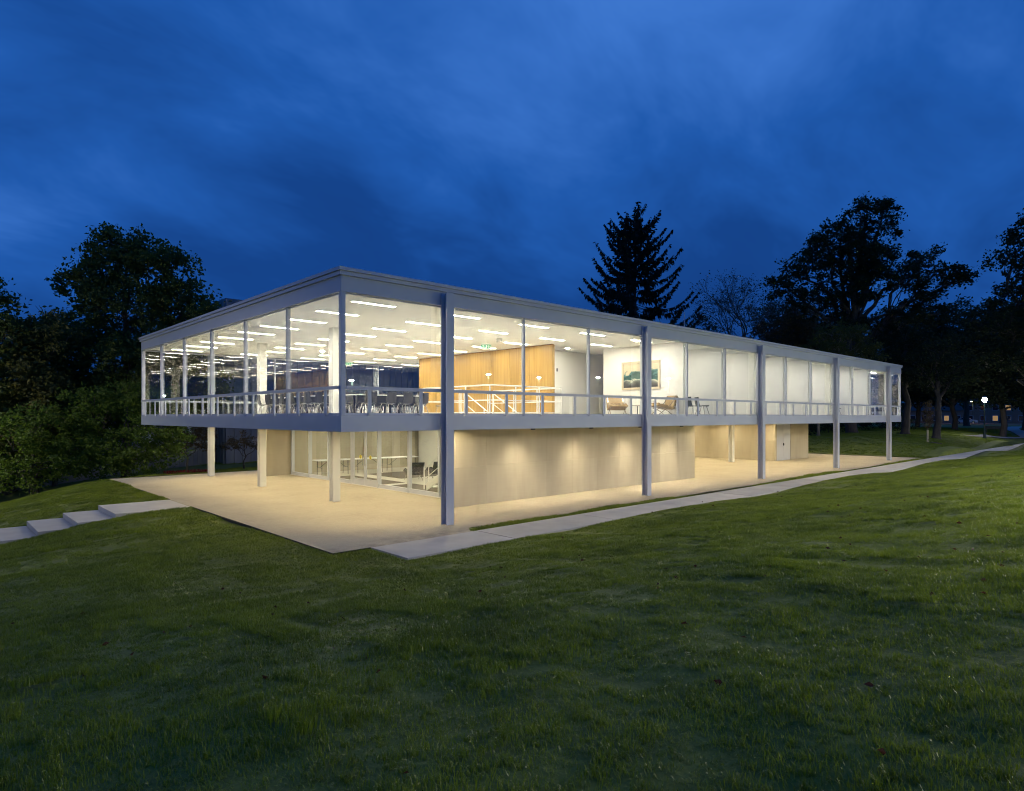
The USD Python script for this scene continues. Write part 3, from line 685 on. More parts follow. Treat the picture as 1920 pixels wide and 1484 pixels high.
# ------------------------------------------------------------------ furniture
FL = ZF1 - .014
def slab_shell(pts, w0, w1, t):
    """A thin bent shell: pts is the side line (y, z), w the width at both ends."""
    n = len(pts)
    v, f = [], []
    for i, (y, z) in enumerate(pts):
        w = (w0 + (w1 - w0) * i / (n - 1)) / 2
        for k, s in enumerate(np.linspace(-1, 1, 5)):
            dz = .035 * s * s
            v.append((s * w, y + dz * (0.6 if i > n / 2 else 0), z + dz * (0.2 if i > n / 2 else .7)))
    for i in range(n - 1):
        for k in range(4):
            a = i * 5 + k
            f.append((a, a + 1, a + 6, a + 5))
    f = np.array(f)
    v = np.array(v)
    nv = len(v)
    v2 = v - np.array([0, t * .4, t])
    edge = list(range(0, 5)) + [i * 5 + 4 for i in range(1, n)] + [(n - 1) * 5 + k for k in (3, 2, 1, 0)] + [i * 5 for i in range(n - 2, 0, -1)]
    q = [(edge[i], edge[i] + nv, edge[(i + 1) % len(edge)] + nv, edge[(i + 1) % len(edge)]) for i in range(len(edge))]
    return np.vstack([v, v2]), np.vstack([f, f[:, ::-1] + nv, np.array(q)])

def make_chair(name, loc, rz, label, cat, group, shell=SHELL):
    t = thing(name, loc, rz, label, cat, group)     # the sitter looks towards +y
    obj('seat', slab_shell([(.22, .43), (.18, .455), (.0, .45), (-.16, .43), (-.2, .445)], .46, .44, .015), shell, t, smooth=40)
    obj('backrest', slab_shell([(-.205, .46), (-.225, .52), (-.25, .64), (-.275, .76), (-.285, .83)], .44, .40, .015), shell, t, smooth=40)
    for sx in (-1, 1):
        obj('leg', tube([(sx * .15, .12, .435), (sx * .23, .24, .0)], .013, 6), CHROME, t)
        obj('leg', tube([(sx * .15, -.12, .42), (sx * .23, -.26, .0)], .013, 6), CHROME, t)
    obj('under_frame', [tube([(-.15, .12, .432), (.15, .12, .432)], .012, 6), tube([(-.15, -.12, .418), (.15, -.12, .418)], .012, 6)], CHROME, t)
    return t

def make_desk(name, loc, rz, label, group):
    t = thing(name, loc, rz, label, 'table', group)
    obj('table_top', cbox(-.70, .70, -.31, .31, .71, .74, .006), WHITE_TOP, t)
    obj('modesty_panel', bx(-.62, .62, .22, .235, .34, .708), SHELL, t)
    for sx in (-1, 1):
        obj('leg', [cbox(sx * .6 - .025, sx * .6 + .025, -.03, .03, .02, .709, .004), cbox(sx * .6 - .03, sx * .6 + .03, -.27, .27, 0, .03, .006)], STEEL_DARK, t)
    return t

chair0 = desk0 = None
def place_desk(x, y, rz, label):
    global desk0
    if desk0 is None:
        desk0 = make_desk('meeting_table', (x, y, FL), rz, label, 'tables set in a square in the upper hall')
    else:
        dup(desk0, (x, y, FL), rz, label)
def place_chair(x, y, rz, label):
    global chair0
    rz += R.uniform(-9, 9)
    x += R.uniform(-.04, .04); y += R.uniform(-.04, .04)
    if chair0 is None:
        chair0 = make_chair('meeting_chair', (x, y, FL), rz, label, 'chair', 'chairs round the meeting tables')
    else:
        dup(chair0, (x, y, FL), rz, label)
rowsdef = [('front', [(4.15 + 1.42 * i, 5.75, 180) for i in range(2)], (0, -1)), ('left', [(3.35, 6.9 + 1.42 * i, 90) for i in range(4)], (-1, 0)),
           ('back', [(4.15 + 1.42 * i, 12.6, 0) for i in range(2)], (0, 1)), ('right', [(6.15, 7.6 + 1.42 * i, 270) for i in range(3)], (1, 0))]
for side, spots, out in rowsdef:
    for i, (x, y, rz) in enumerate(spots):
        place_desk(x, y, rz, f'white topped meeting table, {ORD[i]} of the {side} run of the table square')
    q = 0
    for i, (x, y, rz) in enumerate(spots):
        along = (1, 0) if out[0] == 0 else (0, 1)
        for h in (-.36, .36):
            q += 1
            ox, oy = x + along[0] * h, y + along[1] * h
            face_in = {(0, -1): 0, (0, 1): 180, (-1, 0): 270, (1, 0): 90}[out]
            place_chair(ox + out[0] * .5, oy + out[1] * .5, face_in, f'dark chair outside the {side} run of meeting tables, {ORD[q - 1]} along it')
            place_chair(ox - out[0] * .5, oy - out[1] * .5, face_in + 180, f'dark chair inside the {side} run of meeting tables, {ORD[q - 1]} along it')
for i, (x, y) in enumerate([(8.3, 8.9), (8.9, 9.6), (9.5, 8.7)]):
    place_chair(x, y, 40 * i, f'spare dark chair standing between meeting tables and oak wall, {ORD[i]} of the group')

def cushion(w, d, t, nx_, ny_):
    """A tufted pad in the xy plane, w by d, t thick, with sewn squares."""
    n, m = nx_ * 6, ny_ * 6
    u, v = np.meshgrid(np.linspace(0, 1, n + 1), np.linspace(0, 1, m + 1), indexing='ij')
    puff = np.abs(np.sin(u * nx_ * pi) * np.sin(v * ny_ * pi)) ** .4
    edge = np.minimum(np.minimum(u, 1 - u), np.minimum(v, 1 - v))
    z = t * (.62 + .38 * puff) * np.clip(edge * 14, 0.2, 1) ** .5
    top = np.stack([(u - .5) * w, (v - .5) * d, z], -1).reshape(-1, 3)
    bot = np.stack([(u - .5) * w, (v - .5) * d, 0 * z], -1).reshape(-1, 3)
    k = np.arange((n + 1) * (m + 1)).reshape(n + 1, m + 1)
    f = np.stack([k[:-1, :-1], k[1:, :-1], k[1:, 1:], k[:-1, 1:]], -1).reshape(-1, 4)
    b = list(k[:, 0]) + list(k[-1, 1:]) + list(k[::-1, -1][1:]) + list(k[0, ::-1][1:-1])
    nv = len(top)
    q = np.array([(b[i], b[i] + nv, b[(i + 1) % len(b)] + nv, b[(i + 1) % len(b)]) for i in range(len(b))])
    qf = np.vstack([f, f[:, ::-1] + nv, q])
    tri = np.vstack([qf[:, [0, 1, 2]], qf[:, [0, 2, 3]]])
    return trimesh.Trimesh(np.vstack([top, bot]), tri, process=False)

def make_lounge(name, loc, rz, label, group, leather):
    t = thing(name, loc, rz, label, 'armchair', group)    # looks towards +y
    c = cushion(.76, .70, .15, 5, 4)
    c.apply_transform(trimesh.transformations.rotation_matrix(math.radians(13), (1, 0, 0))); c.apply_translation((0, .06, .33))
    obj('seat_cushion', c, leather, t, smooth=50)
    b = cushion(.76, .58, .15, 5, 4)
    b.apply_transform(trimesh.transformations.rotation_matrix(math.radians(112), (1, 0, 0))); b.apply_translation((0, -.36, .56))
    obj('back_cushion', b, leather, t, smooth=50)
    for sx in (-.33, .33):
        front = [(sx, .38, 0.0), (sx, .30, .06), (sx, .10, .20), (sx, -.15, .38), (sx, -.33, .58), (sx, -.44, .82)]
        rear = [(sx, -.36, 0.0), (sx, -.28, .07), (sx, -.10, .20), (sx, .10, .29), (sx, .38, .37)]
        obj('crossed_frame', [tube(front, .014, 6), tube(rear, .014, 6)], CHROME, t)
    obj('strap', [bx(-.33, .33, -.28 + .13 * i, -.23 + .13 * i, .27 + .03 * i, .28 + .03 * i) for i in range(5)], BLACK, t)
    return t
tan0 = make_lounge('lounge_chair', (14.35, 2.85, FL), 140, 'tan tufted leather armchair left of the painting, facing the front glass', 'tan armchairs in the upper lounge', TAN)
dup(tan0, (14.55, .78, FL), 62, 'tan tufted leather armchair seen side on, right of the white front column')
blk0 = make_lounge('lounge_chair', (9.0, 10.2, .02), -20, 'black tufted leather armchair on the ground floor, nearer the entrance doors', 'black armchairs on the ground floor', BLACK)
dup(blk0, (10.15, 10.0, .02), -10, 'black tufted leather armchair on the ground floor, beside the stair foot')
tb = thing('side_table', (14.5, 1.85, FL), 0, 'small low side table between the two tan armchairs', 'side table')
obj('table_top', cbox(-.26, .26, -.26, .26, .42, .44, .004), plain('table_brown', (.16, .10, .07), .4), tb)
for a, b in ((-1, -1), (-1, 1), (1, -1), (1, 1)):
    obj('leg', bx(a * .23 - .012, a * .23 + .012, b * .23 - .012, b * .23 + .012, 0, .419), STEEL_DARK, tb)
GREEN_SHELL = plain('grey_green_shell', (.06, .075, .065), .4)
oc0 = make_chair('office_chair', (17.2, .95, FL), 250, 'grey green shell chair behind the mullion right of the painting', 'chair', 'shell chairs in the glazed offices', GREEN_SHELL)
dup(oc0, (17.8, .85, FL), 235, 'grey green shell chair in first glazed office, right one of the pair')
make_chair('office_chair', (32.95, .8, FL), 250, 'black shell chair alone in the white office near the fourth front column', 'chair', 'shell chairs in the glazed offices', SHELL)
for i, (x, y, rz) in enumerate([(39.6, 2.2, 180), (40.6, 3.0, 90)]):
    dup(oc0, (x, y, FL), rz, f'shell chair in the far right end room, {ORD[i]} from its left')

def fold_table(loc, rz, label):
    t = thing('folding_table', loc, rz, label, 'table', 'white folding tables on the ground floor')
    obj('table_top', cbox(-.91, .91, -.38, .38, .70, .74, .012), WHITE_TOP, t)
    for sx in (-1, 1):
        obj('leg', [tube([(sx * .68, -.28, .70), (sx * .68, -.30, .0)], .014, 6), tube([(sx * .68, .28, .70), (sx * .68, .30, .0)], .014, 6), tube([(sx * .68, -.29, .35), (sx * .68, .29, .35)], .011, 6), tube([(sx * .68, 0, .35), (sx * .22, 0, .69)], .010, 6)], STEEL_DARK, t)
    return t
ft0 = fold_table((7.75, 15.45, .016), -4, 'white folding table, leftmost of the row along the back stone wall')
dup(ft0, (9.62, 15.25, .016), -6, 'white folding table, middle one of the row along the back stone wall')
dup(ft0, (11.48, 15.0, .016), -7, 'white folding table, rightmost of the row along the back stone wall')

# painting on the lounge wall: a generic sweep of sea green and grey under cream
pt = thing('painting', (15.188, 2.24, 4.655), 0, 'framed abstract painting of dark green sweeps under a cream sky', 'painting')
ART = mat('painted_canvas', {
    'tc': ('texture_coordinate', {}), 'sep': ('separate_xyz', {}),
    'm': ('mapping', {'mapping_type': 'point', 'scale': (1.0, 1.1, 2.4), 'rotation': (0.55, 0, 0), 'location': (0, 0.4, 0.3)}),
    'n': ('noise_texture', {'scale': 0.95, 'detail': 5.0, 'roughness': 0.5, 'distortion': 0.9}),
    'hz': ('math', {'math_type': 'multiply_add', 'value2': 1.05, 'value3': 0.52}),
    'nn': ('math', {'math_type': 'multiply_add', 'value2': 1.0, 'value3': -0.5}),
    'ad': ('math', {'math_type': 'add'}),
    'r': ('rgb_ramp', {'ramp': [(0.0, (.05, .045, .04)), (0.18, (.10, .10, .085)), (0.30, (.20, .22, .18)), (0.37, (.55, .55, .42)), (0.42, (.06, .14, .11)), (0.55, (.03, .075, .065)), (0.64, (.10, .22, .20)), (0.70, (.60, .50, .33)), (1.0, (.66, .55, .38))]}),
    'p': ('principled_bsdf', {'roughness': 0.5})},
    [('tc.object', 'sep.vector'), ('tc.object', 'm.vector'), ('m.vector', 'n.vector'), ('sep.z', 'hz.value1'), ('n.fac', 'nn.value1'), ('hz.value', 'ad.value1'), ('nn.value', 'ad.value2'), ('ad.value', 'r.fac'), ('r.color', 'p.base_color')])
obj('canvas', bx(-.022, -.012, -.88, .88, -.51, .51), ART, pt)
fr_ = [cbox(-.045, -.001, -.98, .98, .512, .60, .004), cbox(-.045, -.001, -.98, .98, -.60, -.512, .004), cbox(-.045, -.001, -.98, -.882, -.511, .511, .004), cbox(-.045, -.001, .882, .98, -.511, .511, .004)]
obj('frame', fr_, plain('cream_frame', (.62, .52, .36), .5), pt)

# exit signs
GREEN_E = emit('exit_green', (0.12, 0.7, 0.32), 1.6)
def exit_sign(loc, rz, label):
    t = thing('exit_sign', loc, rz, label, 'sign')
    obj('housing', [cbox(-.17, .17, -.012, .012, -.12, .12, .004), cyl(0, 0, .12, .24, .008, 6)], PAINT_IN, t)
    tm = meshkit.text_mesh('EXIT', .13, .004, True)
    tm.apply_translation((-tm.bounds[:, 0].mean(), -tm.bounds[:, 1].mean(), 0))
    tm.apply_transform(trimesh.transformations.rotation_matrix(pi / 2, (1, 0, 0))); tm.apply_translation((0, -.0125, 0))
    obj('lettering', tm, GREEN_E, t)
exit_sign((9.2, 5.4, 5.69), -35, 'green lettered exit sign hanging from the ceiling before the oak wall')
exit_sign((9.4, 16.8, 5.69), -30, 'green lettered exit sign hanging far back left of the oak wall')
em = thing('emergency_light', (9.05, 4.45, 5.86), -30, 'small white twin head emergency light on the ceiling before the oak wall', 'emergency light')
obj('body', cbox(-.12, .12, -.04, .04, -.03, .07, .01), PAINT_IN, em)
for s in (-.09, .09):
    obj('lamp_head', turned(trimesh.creation.cylinder(.045, .06, sections=16), 70, (s, -.05, -.06), (1, 0, 0)), PAINT_IN, em)
ex = thing('fire_extinguisher', (10.35, 16.80, .95), 0, 'red fire extinguisher on the ground floor back stone wall', 'fire extinguisher')
obj('cylinder', lathe([(0, 0), (.07, 0), (.075, .02), (.075, .36), (.05, .41), (.02, .43), (.02, .46), (0, .46)], 18), plain('extinguisher_red', (.45, .02, .015), .3), ex)
obj('valve', [bx(-.015, .015, -.05, .02, .46, .50), bx(-.012, .012, -.09, .02, .505, .52)], BLACK, ex)
obj('hose', tube([(0.02, -.03, .47), (.09, -.05, .42), (.095, -.04, .25), (.09, -.03, .12)], .011, 6), BLACK, ex)

# roof mast
ms = thing('roof_mast', (26.16, 6.92, 6.40), 0, 'thin pale mast standing on the hall roof before the dark trees', 'mast')
obj('pole', cyl(0, 0, 0, 2.75, .035, 8, .022), PAINT_DUSK, ms)
obj('base_plate', [bx(-.15, .15, -.15, .15, 0, .02)], PAINT_DUSK, ms)

# ------------------------------------------------------------------ far buildings and street
CONC_B = noisy('grey_precast', (.46, .46, .47), (.56, .56, .57), .5, rough=.85, stretch=(1, 1, .2))
CONC_D = noisy('dark_precast', (.20, .20, .21), (.27, .27, .28), .6, rough=.85, stretch=(1, 1, .2))
CONC_W = noisy('pale_precast', (.60, .60, .61), (.70, .70, .71), .5, rough=.85, stretch=(1, 1, .2))
cb = thing('concrete_building', (0, 0, 0), 0, 'grey ribbed concrete building behind the left end of the hall', 'building')
obj('tower', bx(8.9, 42, 34.0, 46, -2, 11.5), CONC_D, cb)  # long right part added to block sky seen through the rear glass
obj('tower_rib', [bx(8.9 + .6 * k, 9.15 + .6 * k, 33.9, 33.998, -2, 11.3) for k in range(55)], CONC_D, cb)
obj('tower_rib', [bx(8.80, 8.898, 34.2 + .6 * k, 34.45 + .6 * k, -2, 11.3) for k in range(19)], CONC_D, cb)
obj('wing', bx(-9, 8.79, 36.2, 46, -3, 3.4), CONC_W, cb)
obj('wing_rib', [bx(-9 + .42 * k, -8.84 + .42 * k, 36.1, 36.198, -3, 3.3) for k in range(42)], CONC_W, cb)
for x in (-6.2, -1.4, 2.2, 5.0, 7.2):
    obj('recessed_panel', bx(x, x + 1.1, 36.03, 36.095, 1.1, 3.3), CONC_D, cb)
obj('plinth', bx(-9.1, 8.7, 35.7, 36.02, -3, 1.0), CONC_D, cb)
obj('plinth_rib', [bx(-9 + .3 * k, -8.88 + .3 * k, 35.64, 35.698, -3, .95) for k in range(59)], CONC_D, cb)

BRICK = mat('red_brick', {'g': ('geometry', {}), 'sw': ('separate_xyz', {}), 'cw': ('combine_xyz', {}), 'b': ('brick_texture', {'color1': (.26, .10, .055), 'color2': (.32, .14, .08), 'mortar': (.35, .32, .28), 'scale': 3.0}), 'p': ('principled_bsdf', {'roughness': .85})},
            [('g.position', 'sw.vector'), ('sw.y', 'cw.x'), ('sw.z', 'cw.y'), ('cw.vector', 'b.vector'), ('b.color', 'p.base_color')])
WINLIT = emit('lit_window', (1.0, .62, .28), .30)
WINDK = plain('dark_window', (.02, .022, .03), .1)
ROOFM = plain('dark_shingle', (.05, .045, .045), .9)
def house(loc, w, d, h, rz, label, lit, wall=BRICK):
    t = thing('house', loc, rz, label, 'house')      # front towards -x
    obj('wall', bx(0, d, -w / 2, w / 2, -1.5, h), wall, t)
    obj('roof', extr(Polygon([(-.5, -w / 2 - .4), (d + .5, -w / 2 - .4), (d + .5, w / 2 + .4), (-.5, w / 2 + .4)]), h, h + .25).union(trimesh.convex.convex_hull(np.array([(-.4, -w / 2 - .3, h + .25), (-.4, w / 2 + .3, h + .25), (d + .4, -w / 2 - .3, h + .25), (d + .4, w / 2 + .3, h + .25), (d / 2, -w / 2 + 1, h + 2.4), (d / 2, w / 2 - 1, h + 2.4)]))) if False else trimesh.convex.convex_hull(np.array([(-.4, -w / 2 - .3, h), (-.4, w / 2 + .3, h), (d + .4, -w / 2 - .3, h), (d + .4, w / 2 + .3, h), (d / 2, -w / 2 + 1, h + 2.4), (d / 2, w / 2 - 1, h + 2.4)])), ROOFM, t)
    n = max(2, int(w / 2.6))
    for k in range(n):
        y = -w / 2 + (k + .5) * w / n
        for f in range(max(1, int(h / 2.8))):
            z = .9 + 2.8 * f
            fr2 = obj('window', [bx(-.06, -.005, y - .62, y + .62, z - .08, z), bx(-.06, -.005, y - .62, y + .62, z + 1.3, z + 1.38), bx(-.06, -.005, y - .62, y - .54, z, z + 1.3), bx(-.06, -.005, y + .54, y + .62, z, z + 1.3)], PAINT_DUSK, t)
            obj('window_pane', bx(-.03, -.008, y - .54, y + .54, z, z + 1.3), WINLIT if (k + f) in lit else WINDK, fr2)
    obj('front_door', bx(-.05, -.005, -.5, .5, 0, 2.1), ROOFM, t)
g1 = lambda x, y: float(ground_z(np.array([x]), np.array([y]), False)[0])
house((196, 34, g1(196, 34) - .2), 13, 9, 3.6, 20, 'orange lit brick house far behind the parked car', (1,))
house((200, 20, g1(200, 20) - .2), 16, 9, 5.8, 8, 'brick house with one warm window far beyond the street lamp', (3,))
house((188, 48, g1(188, 48) - .2), 11, 8, 3.4, 25, 'pale low house far left of the parked car', (9,), PAINT_DUSK)
house((205, 2, g1(205, 2) - .2), 14, 9, 5.8, 0, 'dim brick house at the far right edge beyond the path', (9,))

# street lamp by the path
SL = thing('street_lamp', (73.7, .85, g1(73.7, .85) - .03), 0, 'lit white lantern on a dark green post beside the path', 'street lamp')
GREENP = plain('dark_green_paint', (.015, .035, .03), .4)
obj('post', lathe([(0, 0), (.17, 0), (.17, .12), (.12, .2), (.085, .9), (.06, 1.0), (.05, 3.7), (.08, 3.74), (.08, 3.8), (0, 3.8)], 16), GREENP, SL)
obj('lantern', lathe([(0, 3.802), (.12, 3.802), (.22, 4.02), (.20, 4.24), (.10, 4.30), (0, 4.30)], 18), emit('street_lantern_glow', (1.0, 0.96, 0.84), 330.0), SL)
obj('lantern_cap', lathe([(0, 4.31), (.24, 4.31), (.12, 4.42), (.03, 4.46), (0, 4.52)], 18), GREENP, SL)
S2 = thing('street_lamp', (170.5, 20.6, g1(170.5, 20.6)), 0, 'far orange street lamp glowing above the parked car', 'street lamp')
obj('post', [tube([(0, 0, 0), (0, 0, 4.9), (-.1, 0, 5.15), (-1.0, 0, 5.3)], .07, 8)], GREENP, S2)
obj('lamp_head', cbox(-1.6, -.95, -.16, .16, 5.22, 5.38, .03), GREENP, S2)
obj('lamp', bx(-1.5, -1.02, -.11, .11, 5.19, 5.217), emit('sodium_glow', (1.0, .45, .10), 900.0), S2)
lp = S2

pk0 = None
PARK_GLOW = emit('unseen_park_lamp_glow', (1.0, 0.95, 0.78), 12800.0)
for i, (x, y, z) in enumerate([(10.2, -17.8, 4.9), (19.6, -17.1, 5.6), (24.2, -17.0, 5.6), (31.0, -17.3, 5.9), (40.2, -17.0, 6.2), (55.0, -17.0, 6.7), (-12.0, 25.5, 7.2), (2.0, -26.0, 6.0)]):  # all out of view, lighting lawn and hall; last two added as fill
    lab = f'unseen lamp post out of view lighting lawn, trees and hall, {ORD[i]} of the group'
    zz = z - (g1(x, y) - .03)
    if pk0 is None:
        pk0 = thing('park_lamp', (x, y, g1(x, y) - .03), 0, lab, 'street lamp', 'unseen lamp posts around the lawn', scale=(1, 1, 1))
        obj('post', lathe([(0, 0), (.14, 0), (.14, .1), (.06, .3), (.03, 3.4), (.028, 3.60), (0, 3.60)], 14), GREENP, pk0)
        obj('lantern', lathe([(.001, 3.544), (.07, 3.546), (.115, 3.550), (.13, 3.556)], 24), PARK_GLOW, pk0)
        obj('lantern_cap', lathe([(.134, 3.56), (.16, 3.565), (.15, 3.60), (.07, 3.64), (0, 3.65)], 20), GREENP, pk0)
        z0 = zz
        UsdGeom.Xformable(pk0).GetOrderedXformOps()[2].Set(Gf.Vec3f(1, 1, zz / 3.54))
    else:
        dup(pk0, (x, y, g1(x, y) - .03), 0, lab, scale=(1, 1, zz / 3.54))
# parked car
CARP = plain('silver_paint', (.55, .56, .58), .25, metallic=.3)
car = thing('parked_car', (166, 21.0, g1(166, 21.0)), 100, 'pale car parked on the street behind a dark tree trunk', 'car')
body = [(-2.2, .35), (-2.25, .75), (-2.1, .92), (-1.2, 1.0), (-.55, 1.42), (.7, 1.45), (1.55, 1.02), (2.15, .9), (2.22, .4)]
def car_profile(pts, y0_, y1_):
    m = trimesh.creation.extrude_polygon(Polygon(pts), y1_ - y0_, engine='earcut')
    v = m.vertices.copy(); m.vertices = np.stack([v[:, 0], v[:, 2] + y0_, v[:, 1]], 1); m.invert()
    return m
obj('body', car_profile(body, -.84, .84), CARP, car)
for s in (-1, 1):
    obj('side_window', car_profile([(-1.0, 1.0), (-.5, 1.36), (.65, 1.38), (1.3, 1.02)], s * .846 - .004, s * .846 + .004), WINDK, car)
for x in (-1.4, 1.4):
    for s in (-1, 1):
        w_ = turned(trimesh.creation.cylinder(.33, .2, sections=20), 90, (x, s * .78, .33), (1, 0, 0))
        ww_ = obj('wheel', w_, BLACK, car)
        obj('rim', turned(trimesh.creation.cylinder(.2, .02, sections=16), 90, (x, s * .89, .33), (1, 0, 0)), CHROME, ww_)
for s in (-.6, .6):
    obj('headlight', cbox(2.16, 2.24, s - .16, s + .16, .68, .82, .02), plain('lamp_glass', (.7, .7, .72), .1), car)

# far walk winding in from the right, laid on the lawn
def ribbon(pts, w, lift, n=60):
    p = np.array(pts, float)
    t = np.linspace(0, len(p) - 1, n)
    from scipy.interpolate import CubicSpline
    c = CubicSpline(np.arange(len(p)), p)(t)
    d = np.gradient(c, axis=0); d /= np.linalg.norm(d, axis=1, keepdims=True)
    nrm = np.stack([-d[:, 1], d[:, 0]], 1)
    k = np.linspace(-.5, .5, 5)
    q = c[:, None] + nrm[:, None] * (k * w)[None, :, None]
    z = ground_z(q[..., 0], q[..., 1]) + lift
    v = np.concatenate([q, z[..., None]], -1).reshape(-1, 3)
    i = np.arange(n * 5).reshape(n, 5)
    return v, np.stack([i[:-1, :-1], i[1:, :-1], i[1:, 1:], i[:-1, 1:]], -1).reshape(-1, 4)
obj('footpath', ribbon([(74, 2.5), (79, 1.7), (84, .6), (95, -2.8)], .9, .07), CONC, kind='structure')
obj('footpath', ribbon([(88, -1.2), (100, 1.6), (118, 5.6), (136, 7)], 2.4, .07), CONC, kind='structure')
obj('street', ribbon([(150, -60), (158, -10), (166, 24), (170, 60), (165, 120)], 7.0, .08), plain('asphalt', (.05, .05, .05), .85), kind='structure')
bn = thing('park_bench', (92, 3.2, g1(92, 3.2)), 95, 'dark bench beside the far path at the right edge', 'bench')
for k in range(4):
    obj('seat_slat', bx(-.9, .9, -.2 + .11 * k, -.11 + .11 * k, .43, .46), BARK, bn)
for k in range(3):
    obj('back_slat', bx(-.9, .9, .24 + .02 * k, .265 + .02 * k, .55 + .13 * k, .65 + .13 * k), BARK, bn)
for s in (-.75, .75):
    obj('bench_frame', [bx(s - .03, s + .03, -.2, -.15, 0, .43), bx(s - .03, s + .03, .2, .25, 0, .9), bx(s - .03, s + .03, -.2, .25, .40, .429)], STEEL_DARK, bn)

# ------------------------------------------------------------------ vegetation
def leaves(cent, size, rng, squash=0.8, down=0.0):
    """One folded leaf of two triangles at every point."""
    n = len(cent)
    d = rng.normal(size=(n, 3)); d[:, 2] = d[:, 2] * squash - down
    d /= np.linalg.norm(d, axis=1, keepdims=True)
    e = np.cross(d, rng.normal(size=(n, 3))); e /= np.linalg.norm(e, axis=1, keepdims=True) + 1e-9
    s = (size * rng.uniform(.65, 1.35, n))[:, None]
    nn = np.cross(d, e)
    v = np.stack([cent - d * s * .5, cent + e * s * .32 + nn * s * .10, cent + d * s * .55, cent - e * s * .32 + nn * s * .10], 1).reshape(-1, 3)
    k = np.arange(n)[:, None] * 4
    f = np.concatenate([k + [0, 1, 2], k + [0, 2, 3]], 1).reshape(-1, 3)
    return v, f

def limb(p, q, r0, r1, rng, n=5, wob=.08, sag=0.0):
    p, q = np.asarray(p, float), np.asarray(q, float)
    t = np.linspace(0, 1, n)[:, None]
    ln = np.linalg.norm(q - p)
    off = rng.normal(size=(n, 3)) * ln * wob * np.sin(t * pi)
    c = p + (q - p) * t + off + np.array([0, 0, 1]) * ln * sag * np.sin(t * pi)
    return c, tube(c, np.linspace(r0, r1, n), 5 if r0 < .06 else 7, caps=False)

def merge(vf):
    off, V, F = 0, [], []
    for v, f in vf:
        V.append(v); F.append(f + off); off += len(v)
    return np.vstack(V), np.vstack(F)

def tree(name, base, lobes, leafmat, leaf, dens, label, seed, trunk_r=.2, fork=.35, bark=None, cat='tree', group=None, clump=.42, per=26, twig=True, fill=.25, trunk_lean=(0, 0)):
    """lobes: (x, y, z, rx, ry, rz) relative to the base; every lobe hangs on its own limb and carries clumps of leaves with gaps between them."""
    rng = np.random.default_rng(seed)
    bark = bark or BARK
    gz0 = g1(base[0], base[1])
    t = thing(name, (base[0], base[1], gz0 - .1), 0, label, cat, group)
    top = max(l[2] for l in lobes)
    wood = []
    tt = np.array([trunk_lean[0], trunk_lean[1], top * .92])
    c, m = limb((0, 0, 0), tt, trunk_r, trunk_r * .22, rng, 9, .02)
    flare = tube([(0, 0, -.2), (0, 0, .35)], [trunk_r * 1.5, trunk_r * 1.02], 9, caps=False)
    trunk = [m, flare]
    cl = []
    for (x, y, z, rx, ry, rz) in lobes:
        k = np.clip((z * .55) / (top * .92), fork, .9)
        p = c[int(round(k * 8))]
        lc, lm = limb(p, (x, y, z), trunk_r * .42, trunk_r * .13, rng, 7, .06, .05)
        wood.append(lm)
        vol = (rx * ry + ry * rz + rx * rz) / 3
        n = max(8, int(vol * dens * 2.2))
        d = rng.normal(size=(n, 3)); d /= np.linalg.norm(d, axis=1, keepdims=True)
        rr = np.where(rng.random(n) < fill, rng.uniform(.25, .8, n), rng.uniform(.78, 1.08, n))[:, None]
        pts = np.array([x, y, z]) + d * rr * np.array([rx, ry, rz])
        keep = meshkit.noise(pts * .55 + seed * 3.1, seed) > .24
        pts = pts[keep]
        cl.append(pts)
        if twig:
            pick = rng.choice(len(pts), min(len(pts), max(5, len(pts) // 4)), replace=False)
            for q in pts[pick]:
                s_ = lc[rng.integers(3, 7)]
                wood.append(limb(s_, q, trunk_r * .1, .012, rng, 4, .08, .04)[1])
    cl = np.vstack(cl)
    cl = cl[cl[:, 2] > .25]
    m_ = rng.integers(per * 2 // 3, per * 2, len(cl))
    cen = np.repeat(cl, m_, 0)
    sz = np.repeat(clump * rng.uniform(.6, 1.35, len(cl)), m_)[:, None]
    cen = cen + rng.normal(size=cen.shape) * sz * np.array([.55, .55, .36])
    obj('trunk', cat_m(trunk + wood), bark, t, smooth=True)
    obj('crown', leaves(cen, leaf, rng), leafmat, t)
    return t

def twigs_tree(name, base, h, r, label, seed, spread=.55, levels=5, leafmat=None, leaf=.1, nleaf=0, bark=None, lean=(0, 0)):
    """A nearly bare tree: forked limbs down to fine twigs."""
    rng = np.random.default_rng(seed)
    t = thing(name, (base[0], base[1], g1(base[0], base[1]) - .1), 0, label, 'tree')
    segs, tips = [], []
    def grow(p, d, ln, rad, lev):
        q = p + d * ln
        c, m = limb(p, q, rad, rad * .62, rng, 4, .05)
        segs.append(m)
        if lev == 0:
            tips.append(q); return
        if lev <= 2:
            tips.append(c[2])
        for k in range(3 if lev > 1 else 4):
            e = d + rng.normal(size=3) * spread
            e[2] += .10
            e /= np.linalg.norm(e)
            grow(c[3] if k < 2 else c[2], e, ln * rng.uniform(.62, .82), rad * .58, lev - 1)
    d0 = np.array([lean[0], lean[1], 1.0]); d0 /= np.linalg.norm(d0)
    grow(np.zeros(3), d0, h * .30, r, levels)
    obj('trunk', cat_m(segs), bark or BARK, t)
    if nleaf and leafmat:
        tp = np.array(tips)
        cen = np.repeat(tp, nleaf, 0)
        cen = cen + rng.normal(size=cen.shape) * .32
        obj('crown', leaves(cen, leaf, rng), leafmat, t)
    return t

